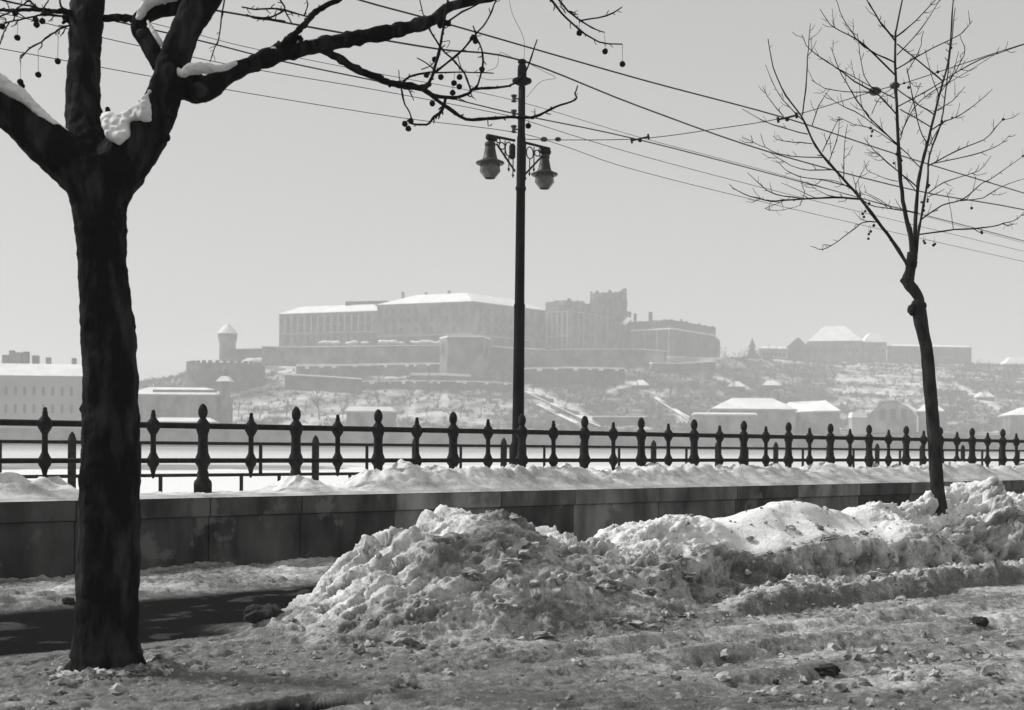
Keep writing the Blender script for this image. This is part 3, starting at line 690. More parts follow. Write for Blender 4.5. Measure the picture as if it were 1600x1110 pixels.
TW_ = [  # zoomed coordinates of the right-hand twigs
    ([(0, 75), (60, 82), (120, 90)], 2.0, 1.6), ([(50, 78), (120, 42), (100, 0), (95, -30)], 1.6, 1.2), ([(120, 42), (200, 66), (240, 72)], 1.5, 1.0), ([(-60, 30), (0, 40), (60, 36), (120, 42)], 1.2, 1.6), ([(120, 42), (150, 100)], 1.3, .9), ([(60, 72), (0, 78), (-40, 60)], 1.3, .9), ([(200, 66), (215, 20), (205, -10)], 1.1, .8), ([(240, 70), (265, 50), (262, 20)], 1.0, .8),
    ([(715, 360), (735, 315), (760, 230), (775, 150), (790, 60), (802, -10)], 2.6, 1.6),
    ([(690, 368), (740, 400), (790, 406), (840, 406), (890, 386), (910, 371), (1000, 366), (1075, 350), (1118, 312), (1146, 240), (1172, 165)], 3.4, 1.0),
    ([(725, 395), (800, 450), (875, 497), (960, 495), (1060, 489), (1130, 491), (1180, 481), (1250, 446), (1310, 426), (1335, 410), (1330, 390), (1340, 358)], 2.8, 1.0),
    ([(790, 408), (775, 460), (740, 490), (712, 520), (650, 516), (632, 500)], 2.4, 1.3),
    ([(600, 352), (640, 321), (700, 306), (740, 300)], 2.2, 1.4), ([(604, 356), (615, 420), (640, 470), (650, 500)], 1.5, 1.0),
    ([(720, 118), (770, 200), (830, 260), (870, 310), (897, 384)], 1.4, 1.4), ([(735, 310), (800, 260), (860, 210), (910, 150), (960, 92), (985, 40), (1002, -8)], 1.8, 1.0),
    ([(750, 304), (870, 301), (990, 306)], 1.4, .9), ([(905, 108), (920, 160), (940, 210), (945, 280), (918, 372)], 1.0, 1.5), ([(680, -10), (700, 70), (730, 132)], .9, 1.0), ([(800, 90), (860, 50), (960, 0), (1010, -30)], 1.6, 1.0),
    ([(670, 242), (720, 270), (745, 300)], .9, 1.2), ([(594, 292), (598, 330), (604, 350)], .7, 1.0), ([(625, 357), (640, 380), (658, 420)], 1.0, .7), ([(840, 408), (882, 428)], 1.0, .6), ([(965, 497), (968, 525), (985, 520)], .9, .6), ([(1160, 488), (1162, 455)], .9, .6), ([(890, 380), (905, 410)], .9, .6), ([(860, 300), (845, 250), (840, 225)], .8, .6), ([(925, 240), (945, 232)], .8, .6), ([(770, 175), (808, 172), (795, 200)], .7, .5), ([(690, 290), (735, 270), (765, 215)], 1.0, .8),
    ([(1205, -30), (1270, 50), (1330, 110), (1390, 155), (1450, 181), (1527, 185)], 1.8, 1.0), ([(1235, -30), (1300, 45), (1350, 85), (1400, 116), (1450, 135)], 1.7, .9), ([(1355, 86), (1460, 66), (1525, 30)], 1.3, .9), ([(1290, 55), (1270, 20), (1285, -20)], 1., .7), ([(1310, 50), (1332, 55)], .9, .7), ([(1245, 20), (1240, 45)], .9, .6)]
groups_ = {}
for pts, r0, r1 in TW_: twig(groups_.setdefault(0 if pts[-1][0] < 300 else (2 if pts[0][0] > 1180 else 1), MB()), z2p(pts), r0, r1, .8 + random.uniform(-.1, .1), 1.0 + random.uniform(-.3, .3), spur=.5)
for g_ in groups_.values(): g_.build('twigs', 'twig', ptree)
for pts, r0, r1 in [
    ([(690, 165), (520, 150), (400, 145), (300, 165), (180, 195), (90, 210), (0, 250), (-60, 300)], 1.9, 1.0), ([(90, 215), (50, 290), (20, 350), (0, 430)], 1.2, .9), ([(680, 245), (590, 270), (530, 310), (440, 370), (400, 405), (300, 455), (225, 535), (205, 560)], 1.7, 1.0), ([(690, 110), (600, 80), (575, 0), (565, -40)], 2.2, 1.2), ([(380, 95), (320, 40), (280, 0), (260, -40)], 1.9, 1.2), ([(-20, -8), (80, 15), (180, 40), (330, 70), (420, 100)], 1.5, 1.5), ([(0, 160), (80, 130), (150, 90), (230, 40), (290, -20)], 1.6, 1.0), ([(630, 265), (615, 310), (580, 350)], 1.1, .7), ([(400, 405), (405, 440), (370, 480)], 1.1, .7), ([(225, 520), (195, 545), (200, 620)], 1.0, .6), ([(250, 180), (180, 130), (150, 120)], 1.0, .8), ([(340, 180), (300, 210)], .9, .6), ([(60, 215), (50, 180), (0, 170)], .9, .7), ([(430, 130), (420, 80), (460, 20), (470, -20)], 1.3, .9), ([(170, 205), (150, 240), (110, 260)], .9, .6), ([(520, 155), (490, 195), (460, 205)], .9, .6), ([(300, 460), (270, 455)], .8, .6), ([(540, 310), (535, 340)], .8, .6), ([(130, 200), (140, 150), (100, 100), (60, 20)], 1.0, .7)]:
    twig(tw, z0p(pts), r0, r1, random.uniform(-.2, .3), random.uniform(-.5, .2), spur=.35)
tw.build('twigs', 'twig', ptree); tw = MB()
for pts, r0, r1 in [([(1115, -20), (1095, 100), (1085, 190), (1060, 250), (1040, 310)], 1.3, .7), ([(1095, 100), (1108, 60)], .8, .6), ([(1085, 190), (1075, 230)], .7, .5)]: twig(tw, z1p(pts), r0, r1, .2, .1, spur=.6)
tw.build("twigs", 'twig', ptree)
def seed(px, py, rpx, Y, stem=None, par=ptree):
    c = at(px, py, Y); mb = MB(); mb.blob(c, rpx * Y / F, .12, 2)
    if stem: mb.tube([at(stem[0], stem[1], Y), c + Vector((0, 0, rpx * .8 * Y / F))], .0016, 4)
    mb.build("seed_ball", 'seed', par)
for (x, y), st in [((745, 248), None), ((770, 322), None), ((848, 322), (852, 300)), ((825, 347), (828, 302)), ((847, 362), None), ((820, 387), (822, 350)), ((735, 432), (738, 400)), ((710, 313), None), ((620, 517), None), ((645, 505), None), ((635, 537), (640, 500)), ((942, 290), None), ((906, 157), None), ((915, 172), None), ((1135, 525), (1136, 491)), ((1347, 138), (1347, 88)), ((1455, 215), (1453, 135)), ((1527, 268), (1527, 186))]:
    p = z2p([(x, y)])[0]; seed(p[0], p[1], 4.6, YT + .9, z2p([st])[0] if st else None)
for (x, y), st in [((168, 365), (172, 200)), ((368, 720), (368, 480)), ((555, 590), (560, 350)), ((195, 790), (198, 600)), ((210, 830), None), ((22, 255), None), ((147, 128), None), ((407, 205), (410, 150)), ((343, 192), (345, 160)), ((352, 240), (348, 200)), ((430, 130), (425, 70))]:
    p = z0p([(x, y)])[0]; seed(p[0], p[1], 4.8, YT - .1, z0p([st])[0] if st else None)
# snow caught in the tree
def snow_on(pts, label, lump=.25, d=-.06, sq=1):
    mb = MB(); sp = smooth_path(pts, 4)
    for q in sp:
        Y = YT + q[3]; c = at(q[0], q[1], Y); mb.blob(c, q[2] * Y / F, lump * 1.7, 2, (1, 1.4, 1))
    o = mb.build("branch_snow", 'snow'); tag(o, label, "snow", "snow lying on the plane tree")
    r_ = o.modifiers.new("remesh", 'REMESH'); r_.mode = 'VOXEL'; r_.voxel_size = .009; r_.use_smooth_shade = True
    s_ = o.modifiers.new("smooth", 'SMOOTH'); s_.iterations = 1
    return o
poly_ = [(158, 176), (167, 174), (186, 179), (202, 172), (221, 157), (243, 124), (234, 151), (237, 173), (236, 189), (227, 192), (217, 188), (206, 193), (200, 216), (187, 226), (177, 225), (166, 216), (157, 190)]
def inside(x, y):
    r = False
    for k in range(len(poly_)):
        (xa, ya), (xb, yb) = poly_[k], poly_[k - 1]
        if (ya > y) != (yb > y) and x < (xb - xa) * (y - ya) / (yb - ya) + xa: r = not r
    return r
mb = MB(); rn = random.Random(4); cnt = 0
while cnt < 320:
    x, y = rn.uniform(155, 245), rn.uniform(122, 228); r = rn.uniform(3.5, 7)
    if not all(inside(x + r * .8 * math.cos(a), y + r * .8 * math.sin(a)) for a in (0, 1.05, 2.1, 3.14, 4.2, 5.25)): 
        r = 2.6
        if not all(inside(x + r * .8 * math.cos(a), y + r * .8 * math.sin(a)) for a in (0, 1.57, 3.14, 4.71)): continue
    cnt += 1; mb.blob(at(x, y, YT - .03 - .15 * max(0, min(1, (y - 180) / 35), min(1, (x - 206) / 18)) - rn.uniform(0, .04)), r * YT / F, .2, 1, (1, 2.4, 1))
o = mb.build("branch_snow", 'snow'); tag(o, "snow wedged in the fork between the middle and right stems", "snow", "snow lying on the plane tree")
r_ = o.modifiers.new("remesh", 'REMESH'); r_.mode = 'VOXEL'; r_.voxel_size = .007; r_.use_smooth_shade = True
s_ = o.modifiers.new("smooth", 'SMOOTH'); s_.iterations = 24; s_.factor = .5
snow_on([(-30, 105, 9, -.45), (0, 128, 11, -.40), (14, 140, 11, -.36), (28, 146, 10, -.33), (42, 157, 8, -.3), (60, 174, 7, -.25), (80, 192, 6.5, -.2), (98, 203, 5, -.12), (106, 207, 3, -.1)], "long strip of snow along the left limb of the plane tree")
snow_on([(268, 103, 5, .05), (284, 115, 6, 0), (300, 108, 8, 0), (318, 107, 8, .02), (333, 107, 6, .04), (350, 106, 5, .1), (368, 99, 3.5, .1)], "ridge of snow on the elbow of the long right branch")
snow_on([(216, 30, 5, .2), (228, 9, 7, .2), (244, 1, 7, .2), (266, -4, 7, .2), (284, -8, 5, .2)], "cap of snow on the crooked stub behind the right stem")
snow_on([(231, 34, 2.5, .15), (240, 50, 4, .12), (248, 62, 4, .1), (254, 72, 3, .1)], "small sliver of snow in the crook beside the right stem")

snow_on([(404, 86, 2.2, .3), (430, 75, 3, .33), (452, 69, 2.6, .38), (470, 66, 3, .42), (495, 61, 2.2, .45), (515, 57, 2.6, .5), (540, 53, 1.6, .55)], "thin streak of snow along the top of the long right branch beyond its elbow")
# ================================================================== YOUNG TREE
sy, YY = ray_d(1470, .35)
def y3p(pts): return [(1050 + x / 2.467, y / 2.467) for x, y in pts]
bx, by = sd2(sy, .35)
ytree = empty("young_tree", (bx, by, .7), "thin young tree with crooked trunk and bare upswept branches in the snow bank", "tree")
mb = MB()
P, Rr = tpath([(1473, 850, 15, 0), (1471, 812, 13, 0), (1468, 790, 11, 0), (1463, 740, 10.5, 0), (1459, 680, 10, 0), (1456, 640, 10, 0), (1451, 580, 10, 0), (1448, 548, 9.5, 0), (1441, 515, 10, 0), (1437, 492, 11, 0), (1434, 478, 10.5, 0), (1436, 468, 8, 0), (1429, 455, 8.5, 0), (1420, 444, 9, 0), (1419, 436, 9.5, 0), (1422, 424, 8, 0), (1424, 412, 8.5, 0), (1426, 395, 8, 0)], 4, YY)
mb.tube(P, Rr, 14, jit=.05)
for px, py, r in ((1416, 438, 8), (1427, 484, 9), (1440, 478, 7), (1424, 412, 9), (1430, 455, 6)): mb.blob(at(px, py, YY), r * YY / F, .25, 2)
mb.build("trunk", 'youngbark', ytree)
MAINS = [([(912, 1028), (850, 930), (790, 850), (725, 765), (660, 690), (580, 600), (540, 540), (500, 450), (440, 370), (390, 260), (370, 150)], 2.9, .7, -.1, -.8),
         ([(928, 1005), (920, 910), (900, 830), (885, 740), (875, 600), (868, 450), (862, 300), (861, 150), (870, 90), (892, -20)], 4.2, 1.0, 0, .2),
         ([(930, 1000), (936, 900), (946, 740), (962, 640), (1000, 490), (1030, 370), (1050, 300), (1070, 200), (1080, 60), (1086, -20)], 2.9, .8, .1, .7),
         ([(940, 995), (950, 900), (962, 830), (985, 700), (992, 600), (1035, 480), (1058, 330), (1075, 180), (1092, 30)], 2.2, .6, .1, 1.0)]
for pts, r0, r1, d0, d1 in MAINS:
    b_ = MB(); twig(b_, y3p(pts), r0, r1, d0, d1, YY, spur=.12, wob=.4); b_.build("branch", 'youngbark', ytree)
SUBS = [([(725, 768), (620, 762), (480, 770), (400, 775), (330, 765), (250, 735), (220, 710)], 2.2, .6), ([(500, 766), (400, 750), (350, 720), (290, 665)], 1.2, .5), ([(580, 608), (480, 605), (410, 592), (340, 560), (270, 530)], 1.2, .5), ([(615, 655), (530, 656), (460, 640), (380, 590)], 1.2, .5), ([(690, 720), (570, 692), (490, 682), (440, 655), (400, 620)], 1.2, .5), ([(540, 555), (470, 547), (410, 540), (390, 525)], 1.0, .5), ([(525, 518), (420, 490), (340, 460), (270, 420)], 1.2, .5), ([(505, 465), (440, 400), (400, 345), (360, 250)], 1.1, .5), ([(503, 445), (520, 300), (525, 190), (534, 92)], 1.5, .6), ([(430, 450), (380, 390), (350, 335)], 1.0, .5), ([(540, 485), (565, 410), (610, 340)], 1.1, .5), ([(580, 585), (620, 500), (645, 455)], 1.0, .5), ([(605, 625), (640, 520), (645, 458)], 1.0, .5), ([(662, 692), (664, 580), (676, 480)], 1.1, .5), ([(800, 857), (740, 856), (700, 885), (640, 930), (580, 962), (535, 950)], 1.3, .6),
        ([(865, 442), (800, 372), (700, 310), (600, 240), (530, 190), (500, 135)], 1.6, .6), ([(862, 292), (740, 172), (660, 125), (610, 95), (570, 35)], 1.6, .6), ([(860, 242), (760, 195), (710, 150), (660, 70), (628, -10)], 1.5, .6), ([(861, 160), (800, 82), (745, -10)], 1.7, .9), ([(861, 145), (810, 100), (760, 10)], 1.2, .6), ([(870, 560), (760, 452), (690, 352), (640, 260), (612, 182)], 1.6, .6), ([(864, 382), (760, 330), (600, 242), (520, 180)], 1.2, .5), ([(872, 558), (740, 452), (640, 400), (590, 358)], 1.1, .5), ([(782, 358), (660, 352), (590, 340), (535, 308)], 1.1, .5), ([(780, 350), (740, 290), (720, 170), (715, 130)], 1.1, .5), ([(760, 448), (730, 400), (722, 285)], 1.0, .5), ([(770, 440), (800, 380), (850, 340)], .9, .5),
        ([(865, 142), (940, 80), (1025, -10)], 1.6, .8), ([(868, 212), (960, 112), (1035, -5)], 1.3, .6), ([(865, 267), (960, 210), (1100, 140), (1130, 115), (1158, 80)], 1.4, .6), ([(870, 412), (1000, 340), (1150, 250), (1260, 205), (1370, 168)], 1.3, .7), ([(880, 522), (930, 420), (1000, 355), (1100, 300), (1260, 202)], 1.1, .5), ([(868, 170), (950, 235), (1042, 312)], 1.4, 1.4), ([(865, 342), (930, 390), (1010, 442)], 1.2, 1.2), ([(880, 422), (940, 455), (1000, 492)], 1.2, 1.2), ([(905, 262), (930, 380), (955, 500), (990, 562)], .9, 1.2), ([(970, 120), (950, 200), (905, 280)], .6, .9), ([(975, 190), (1000, 290), (1030, 370)], .6, .9), ([(1110, 135), (1128, 190), (1115, 235), (1060, 330)], .6, .9), ([(1105, 200), (1080, 290), (1040, 350)], .6, .8),
        ([(1000, 502), (1060, 465), (1100, 450), (1160, 410), (1235, 345)], 1.5, .6), ([(1012, 432), (1080, 390), (1130, 335)], 1.1, .5), ([(992, 562), (1025, 500), (1050, 470), (1020, 600), (1010, 660)][:3], 1.1, .5), ([(985, 642), (1100, 580), (1200, 540), (1250, 490), (1276, 460)], 1.4, .6), ([(1000, 632), (1150, 600), (1260, 560), (1305, 520)], 1.2, .5), ([(985, 747), (1050, 702), (1180, 660), (1230, 602)], 1.2, .5), ([(960, 848), (1040, 792), (1120, 770), (1190, 710), (1230, 690), (1350, 605)], 1.6, .6), ([(950, 905), (1090, 886), (1200, 880), (1280, 862), (1330, 845), (1357, 820)], 1.6, .6), ([(1110, 775), (1200, 762), (1270, 720), (1357, 690)], 1.1, .5), ([(945, 722), (860, 652), (780, 582), (740, 530)], 1.3, .5), ([(950, 822), (850, 806), (760, 790), (710, 735), (715, 700), (760, 620)], 1.3, .5), ([(850, 806), (800, 770), (740, 740)], 1., .5), ([(1085, 886), (1075, 810), (1058, 740)], .8, .4), ([(960, 650), (880, 570), (780, 500), (700, 480), (640, 450)], 1.1, .5), ([(945, 745), (900, 690), (800, 600), (740, 590)], 1.0, .4), ([(870, 700), (800, 680), (750, 655)], .8, .4), ([(1050, 730), (1010, 750), (985, 760)], .6, .8), ([(880, 540), (900, 470), (960, 320)], 1.0, .5), ([(700, 735), (640, 700), (560, 690)], .9, .4), ([(640, 762), (580, 745), (520, 700)], .8, .4), ([(560, 766), (490, 735), (420, 705)], .8, .4), ([(430, 775), (360, 805), (430, 810), (500, 790)], .7, .4), ([(830, 800), (760, 755), (700, 745)], .8, .4)]
sb = MB()
for pts, r0, r1 in SUBS:
    d0 = random.uniform(-.15, .25); twig(sb, y3p(pts), r0 * .78, r1 * .8, d0, d0 + random.uniform(-.9, .9), YY, spur=.42, wob=.55, n=5)
    L_ = sum(math.hypot(pts[i][0] - pts[i + 1][0], pts[i][1] - pts[i + 1][1]) for i in range(len(pts) - 1))
    for q_ in range(int(L_ / 95)):
        i = random.randrange(1, len(pts)) - 1; t = random.uniform(.2, .95); (xa, ya), (xb, yb) = pts[i], pts[i + 1]
        x, y = xa + (xb - xa) * t, ya + (yb - ya) * t; an = math.atan2(yb - ya, xb - xa) + random.choice((-1, 1)) * random.uniform(.4, .9); ln = random.uniform(22, 75)
        an2 = an * .7 - .3 * math.pi / 2
        twig(sb, y3p([(x, y), (x + math.cos(an) * ln * .5, y + math.sin(an) * ln * .5), (x + math.cos(an) * ln * .5 + math.cos(an2) * ln * .5, y + math.sin(an) * ln * .5 + math.sin(an2) * ln * .5)]), .5, .33, d0, d0 + random.uniform(-.4, .4), YY, spur=.2, wob=.4, n=4)
sb.build("twigs", 'twig', ytree)
for x, y in ((765, 495), (768, 525), (772, 507), (760, 785), (745, 815), (735, 825), (740, 837), (766, 893), (759, 903), (757, 921), (855, 630), (990, 715), (985, 722), (962, 780), (986, 770), (970, 795), (970, 812), (985, 778), (970, 930), (975, 938), (1008, 946), (1014, 941), (1193, 895), (1195, 900), (1155, 803), (1277, 461), (1353, 602), (866, 595), (874, 602), (884, 620), (880, 612), (895, 321), (912, 338), (1025, 278), (1075, 185), (1040, 468), (1080, 455), (778, 870)):
    p = y3p([(x, y)])[0]; seed(p[0], p[1], random.uniform(1.7, 2.4), YY + random.uniform(-.3, .3), (p[0] + random.uniform(-2, 2), p[1] - random.uniform(6, 12)), ytree)

# ================================================================== RIVER, FAR QUAY, HILL
ZR = -5.0
def sheet(name, x0, x1, y0, y1, z, m, nx=2, ny=2):
    mb = MB(); mb.add([(x0, y0, z), (x1, y0, z), (x1, y1, z), (x0, y1, z)], [(0, 1, 2, 3)]); o = mb.build(name, m, None, False); return o
tag(sheet("far_ground", -850, 850, -60, 1500, -7.5, M['snow']), kind="structure")
tag(sheet("river", -850, 850, -60, 486, ZR, M['water']), "grey river with drifting ice", kind="structure")
# ice sheet on the near side of the river, with a ragged outer edge
ys = axis([(4, 200, 14), (200, 470, 4)]); xs = axis([(-300, 420, 5)])
XI, YI = np.meshgrid(xs, ys, indexing='ij')
pxI = 800 + F * XI / YI
lim = np.interp(pxI, [-200, 250, 330, 420, 520, 560, 1700], [300, 305, 318, 312, 330, 425, 440])
ice = fc(1.0 * ((YI < lim + 18 * perlin(XI * .03, YI * .02, 201)) | ((perlin(XI * .012, YI * .05, 203) > .33) & (YI > 330)))) > .5
ice &= fc(XI * 0 + (N.x * (XI - T0.x) + N.y * (YI - T0.y))) > 16
ZI = np.full_like(XI, ZR + .25) + .12 * perlin(XI * .1, YI * .1, 205)
tag(grid_obj("river_ice", XI, YI, ZI, ice, M['snow']), "snow covered ice on the river", "ice", kind="stuff")

PT = np.array([-500, -200, 0, 130, 210, 250, 285, 300, 410, 560, 700, 770, 1000, 1120, 1170, 1270, 1400, 1515, 1560, 1620, 1750, 2100], float)
YTOP = np.array([618, 618, 612, 606, 600, 594, 586, 580, 572, 556, 552, 552, 556, 560, 562, 566, 568, 571, 573, 577, 588, 600], float)
DTOP = np.array([900, 900, 880, 840, 800, 760, 700, 680, 690, 700, 700, 710, 720, 740, 800, 880, 900, 900, 900, 900, 900, 900], float)
YF = 505.0; ZQ = zat(400, 672, 490)
def hill(X, Y):
    p = 800 + F * X / np.maximum(Y, 300)
    yt = np.interp(p, PT, YTOP); dt = np.interp(p, PT, DTOP)
    a = (p - 800) / F; b = (HY - yt) / F
    zt = EYE + (a * sr + b * cr) * dt
    t = np.clip((Y - YF) / (dt - YF), 0, 1)
    z = ZQ + (zt - ZQ) * (.25 * t + .75 * t * t * (3 - 2 * t))
    z = z + np.where((t > .03) & (t < .97), 1.6 * fbm(X * .02, Y * .03, 4, 301) + .4 * np.sin(z * .9 + 2 * perlin(X * .01, Y * .01, 303)), 0) * np.clip(t * 8, 0, 1) * np.clip((1 - t) * 8, 0, 1)
    return z - .10 * np.maximum(0, Y - dt - 160)
hx = axis([(-500, 560, 3.0)]); hy = axis([(YF, 760, 2.2), (760, 960, 4), (960, 1300, 17)])
HXg, HYg = np.meshgrid(hx, hy, indexing='ij'); HZ = hill(HXg, HYg)
hp = 800 + F * HXg / HYg; hq = HY + .007 * (hp - 800) - (HZ - EYE) * F / HYg
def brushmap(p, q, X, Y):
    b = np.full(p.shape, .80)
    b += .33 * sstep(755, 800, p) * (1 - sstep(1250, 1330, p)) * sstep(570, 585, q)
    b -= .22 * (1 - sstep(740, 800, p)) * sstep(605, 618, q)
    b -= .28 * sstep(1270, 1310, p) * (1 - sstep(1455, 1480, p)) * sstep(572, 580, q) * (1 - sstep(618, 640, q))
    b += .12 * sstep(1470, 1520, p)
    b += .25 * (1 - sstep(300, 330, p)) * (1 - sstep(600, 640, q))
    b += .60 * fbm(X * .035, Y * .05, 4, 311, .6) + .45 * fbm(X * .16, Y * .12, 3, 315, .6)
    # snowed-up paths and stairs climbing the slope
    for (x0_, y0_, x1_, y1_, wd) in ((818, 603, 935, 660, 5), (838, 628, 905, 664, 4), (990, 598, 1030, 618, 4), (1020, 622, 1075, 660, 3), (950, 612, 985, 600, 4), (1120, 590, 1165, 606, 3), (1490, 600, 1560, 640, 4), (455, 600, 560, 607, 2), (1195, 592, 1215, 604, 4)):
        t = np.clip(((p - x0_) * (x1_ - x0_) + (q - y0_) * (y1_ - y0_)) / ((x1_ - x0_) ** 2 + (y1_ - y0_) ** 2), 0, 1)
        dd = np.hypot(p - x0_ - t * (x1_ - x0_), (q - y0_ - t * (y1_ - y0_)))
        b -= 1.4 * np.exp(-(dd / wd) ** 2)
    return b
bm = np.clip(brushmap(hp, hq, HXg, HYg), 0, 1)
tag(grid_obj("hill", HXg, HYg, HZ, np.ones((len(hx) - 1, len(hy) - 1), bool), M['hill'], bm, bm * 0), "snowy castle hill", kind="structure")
def hit(px, py):
    Ys = np.linspace(YF + 2, 930, 900); a = (px - 800) / F; b = (HY - py) / F
    X = (a * cr - b * sr) * Ys; zr_ = EYE + (a * sr + b * cr) * Ys
    k = np.nonzero(hill(X, Ys) >= zr_)[0]
    return float(Ys[k[0]]) if len(k) else None
# far bank: snow slope below the quay wall, road on top
mb = MB(); z1 = zat(400, 699, 489)
mb.add([(-700, 479, ZR - .3), (700, 479, ZR - .3), (700, 489, z1), (-700, 489, z1)], [(0, 1, 2, 3)]); tag(mb.build("river_bank", 'snow', None, False), "snowy bank", kind="structure")
qw = MB(); qw.box((0, 489.8, (ZQ + z1 - 2) / 2), (1400, 1.6, ZQ - z1 + 2)); qo = qw.build("quay_wall", 'rampart', None, False)
tag(qo, "long grey quay wall along the far bank of the river", "quay wall")
tag(sheet("far_road", -700, 700, 490.61, 505.5, ZQ - .1, M['snow']), "snowy road on the far quay", kind="structure")

# brush on the slopes
bb = MB(); rs = np.random.RandomState(5); nb = 0
cx = rs.uniform(-330, 420, 42000); cy = rs.uniform(508, 905, 42000)
cp = 800 + F * cx / cy; cz = hill(cx, cy); cq = HY + .007 * (cp - 800) - (cz - EYE) * F / cy
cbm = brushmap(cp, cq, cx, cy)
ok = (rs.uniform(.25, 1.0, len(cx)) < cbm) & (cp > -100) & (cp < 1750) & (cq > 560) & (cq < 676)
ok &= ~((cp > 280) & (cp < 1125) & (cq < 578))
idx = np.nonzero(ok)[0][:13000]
for i in idx:
    h = rs.uniform(.8, 2.6); wd = rs.uniform(.8, 2.4)
    for k in range(7):
        a = rs.uniform(0, 6.283); ln = rs.uniform(.2, 1) * wd; t = rs.uniform(.10, .26)
        x, y, z = cx[i] + rs.normal(0, .4), cy[i] + rs.normal(0, .4), cz[i] - .2
        ex, ey, ez = x + math.cos(a) * ln, y + math.sin(a) * ln, z + h * rs.uniform(.5, 1)
        bb.add([(x - t, y, z), (x + t, y, z), (ex + .05, ey, ez), (ex - .05, ey, ez)], [(0, 1, 2, 3)])
tag(bb.build("hillside_brush", 'brush', None, False), "bare brush and scrub covering the castle hill", "brush", kind="stuff")

# bare trees far away, each a thing
def far_tree_mesh(seed_, h, spread):
    rr = random.Random(seed_); mb = MB()
    def grow(p, d, L, r, lev):
        pts = [p]; q = Vector(p)
        for _ in range(3):
            d = (d + Vector((rr.gauss(0, .12), rr.gauss(0, .12), rr.gauss(.03, .08)))).normalized(); q = q + d * L / 3; pts.append(q.copy())
        mb.tube(pts, [r, r * .85, r * .7, r * .5], 4, False)
        if lev == 0: return
        for k in range(4 if lev > 1 else 3):
            a = rr.uniform(0, 6.28); tl = rr.uniform(.4, .9) * spread
            nd = (d + Vector((math.cos(a) * tl, math.sin(a) * tl, rr.uniform(-.1, .4)))).normalized()
            grow(pts[rr.choice((1, 2, 3))], nd, L * rr.uniform(.5, .75), r * .55, lev - 1)
    grow(Vector((0, 0, -.8)), Vector((0, 0, 1)), h * .5, h * .022, 3)
    me = bpy.data.meshes.new("bare_tree"); me.from_pydata(mb.v, [], mb.f); me.materials.append(M['fartree']); return me
ftm = [far_tree_mesh(11, 10, 1), far_tree_mesh(12, 10, .7), far_tree_mesh(13, 10, 1.2), far_tree_mesh(14, 10, .55)]
def far_tree(px, py, hpx, k, label, grp="bare trees on the castle hill", Y=None):
    Y = Y or hit(px, py) or 520; p = at(px, py, Y)
    o = bpy.data.objects.new("bare_tree", ftm[k % 4]); COL.objects.link(o)
    z = float(hill(np.array([p.x]), np.array([Y]))[0]) if Y > YF else ZQ
    o.location = (p.x, p.y, min(z, p.z)); s = hpx * Y / F / 10; o.scale = (s, s, s); o.rotation_euler.z = random.uniform(0, 6)
    tag(o, label, "tree", grp); return o
LOW = "small bare tree low on the snowy slope behind the railing"
for i, (px, py, hp_) in enumerate([(373, 652, 38), (405, 655, 34), (430, 650, 30), (447, 655, 40), (500, 656, 68), (535, 654, 50), (552, 640, 30), (590, 640, 45), (641, 636, 44), (683, 640, 40), (668, 652, 30), (720, 652, 36), (752, 650, 36), (705, 655, 22), (610, 655, 26), (478, 648, 26), (388, 648, 22)]):
    far_tree(px, py, hp_, i, LOW, "bare trees low on the snowy slope")
MID = "small bare tree on the dark brushy slope below the palace"
for i in range(70):
    far_tree(random.uniform(800, 1260), random.uniform(590, 655), random.uniform(14, 34), i, MID, "bare trees on the dark slope")
RGT = "small bare tree on the pale slope at the right behind the young tree"
for i in range(44):
    far_tree(random.uniform(1290, 1590), random.uniform(585, 655), random.uniform(14, 28), i, RGT, "bare trees on the right hand slope")
for i, px in enumerate((455, 492, 520, 560, 590, 604, 642, 668, 705, 735, 768, 786)): far_tree(px, 606 + (i % 3) * 3, random.uniform(26, 46), i, 'slender bare tree standing before the terrace walls', 'bare trees before the terrace walls')
far_tree(222, 612, 78, 3, "tall slender bare tree just right of the thick trunk", Y=560)
far_tree(268, 612, 55, 0, "bushy bare tree left of the round bastion", Y=590)
far_tree(285, 612, 42, 2, "lower bare tree touching the left edge of the round bastion", Y=595)
far_tree(312, 614, 44, 1, "bare tree in front of the round bastion", Y=600)
for i in range(9): far_tree(1130 + i * 9 + random.uniform(-3, 3), 566, random.uniform(16, 30), i, "small bare tree on the ridge right of the palace", "bare trees on the ridge right of the palace")
for i in range(22): far_tree(1512 + i * 5, 577 + i * .3, random.uniform(9, 20), i, "tiny bare tree on the far right ridge", "bare trees on the far right ridge")
# conifer on the ridge
mb = MB(); c = at(1175, 566, 790); hh = 38 * 790 / F
for k in range(60):
    t = k / 60; z = c.z + hh * (.1 + .9 * t); r = (1 - t) * 6.2 + .4
    for j in range(5):
        a = random.uniform(0, 6.28); ln = r * random.uniform(.5, 1.1); mb.add([(c.x, c.y, z + .8), (c.x + math.cos(a - .25) * ln, c.y + math.sin(a - .25) * ln, z - 1), (c.x + math.cos(a + .25) * ln, c.y + math.sin(a + .25) * ln, z - 1)], [(0, 1, 2)])
con = empty("conifer", (c.x, c.y, c.z - 2), "dark pointed conifer on the ridge right of the palace", "tree"); mb.build("crown", 'fartree', con, False)
mb = MB(); mb.tube([(c.x, c.y, c.z - 3), (c.x, c.y, c.z + hh * .8)], [.5, .15], 6); mb.build("trunk", 'fartree', con)

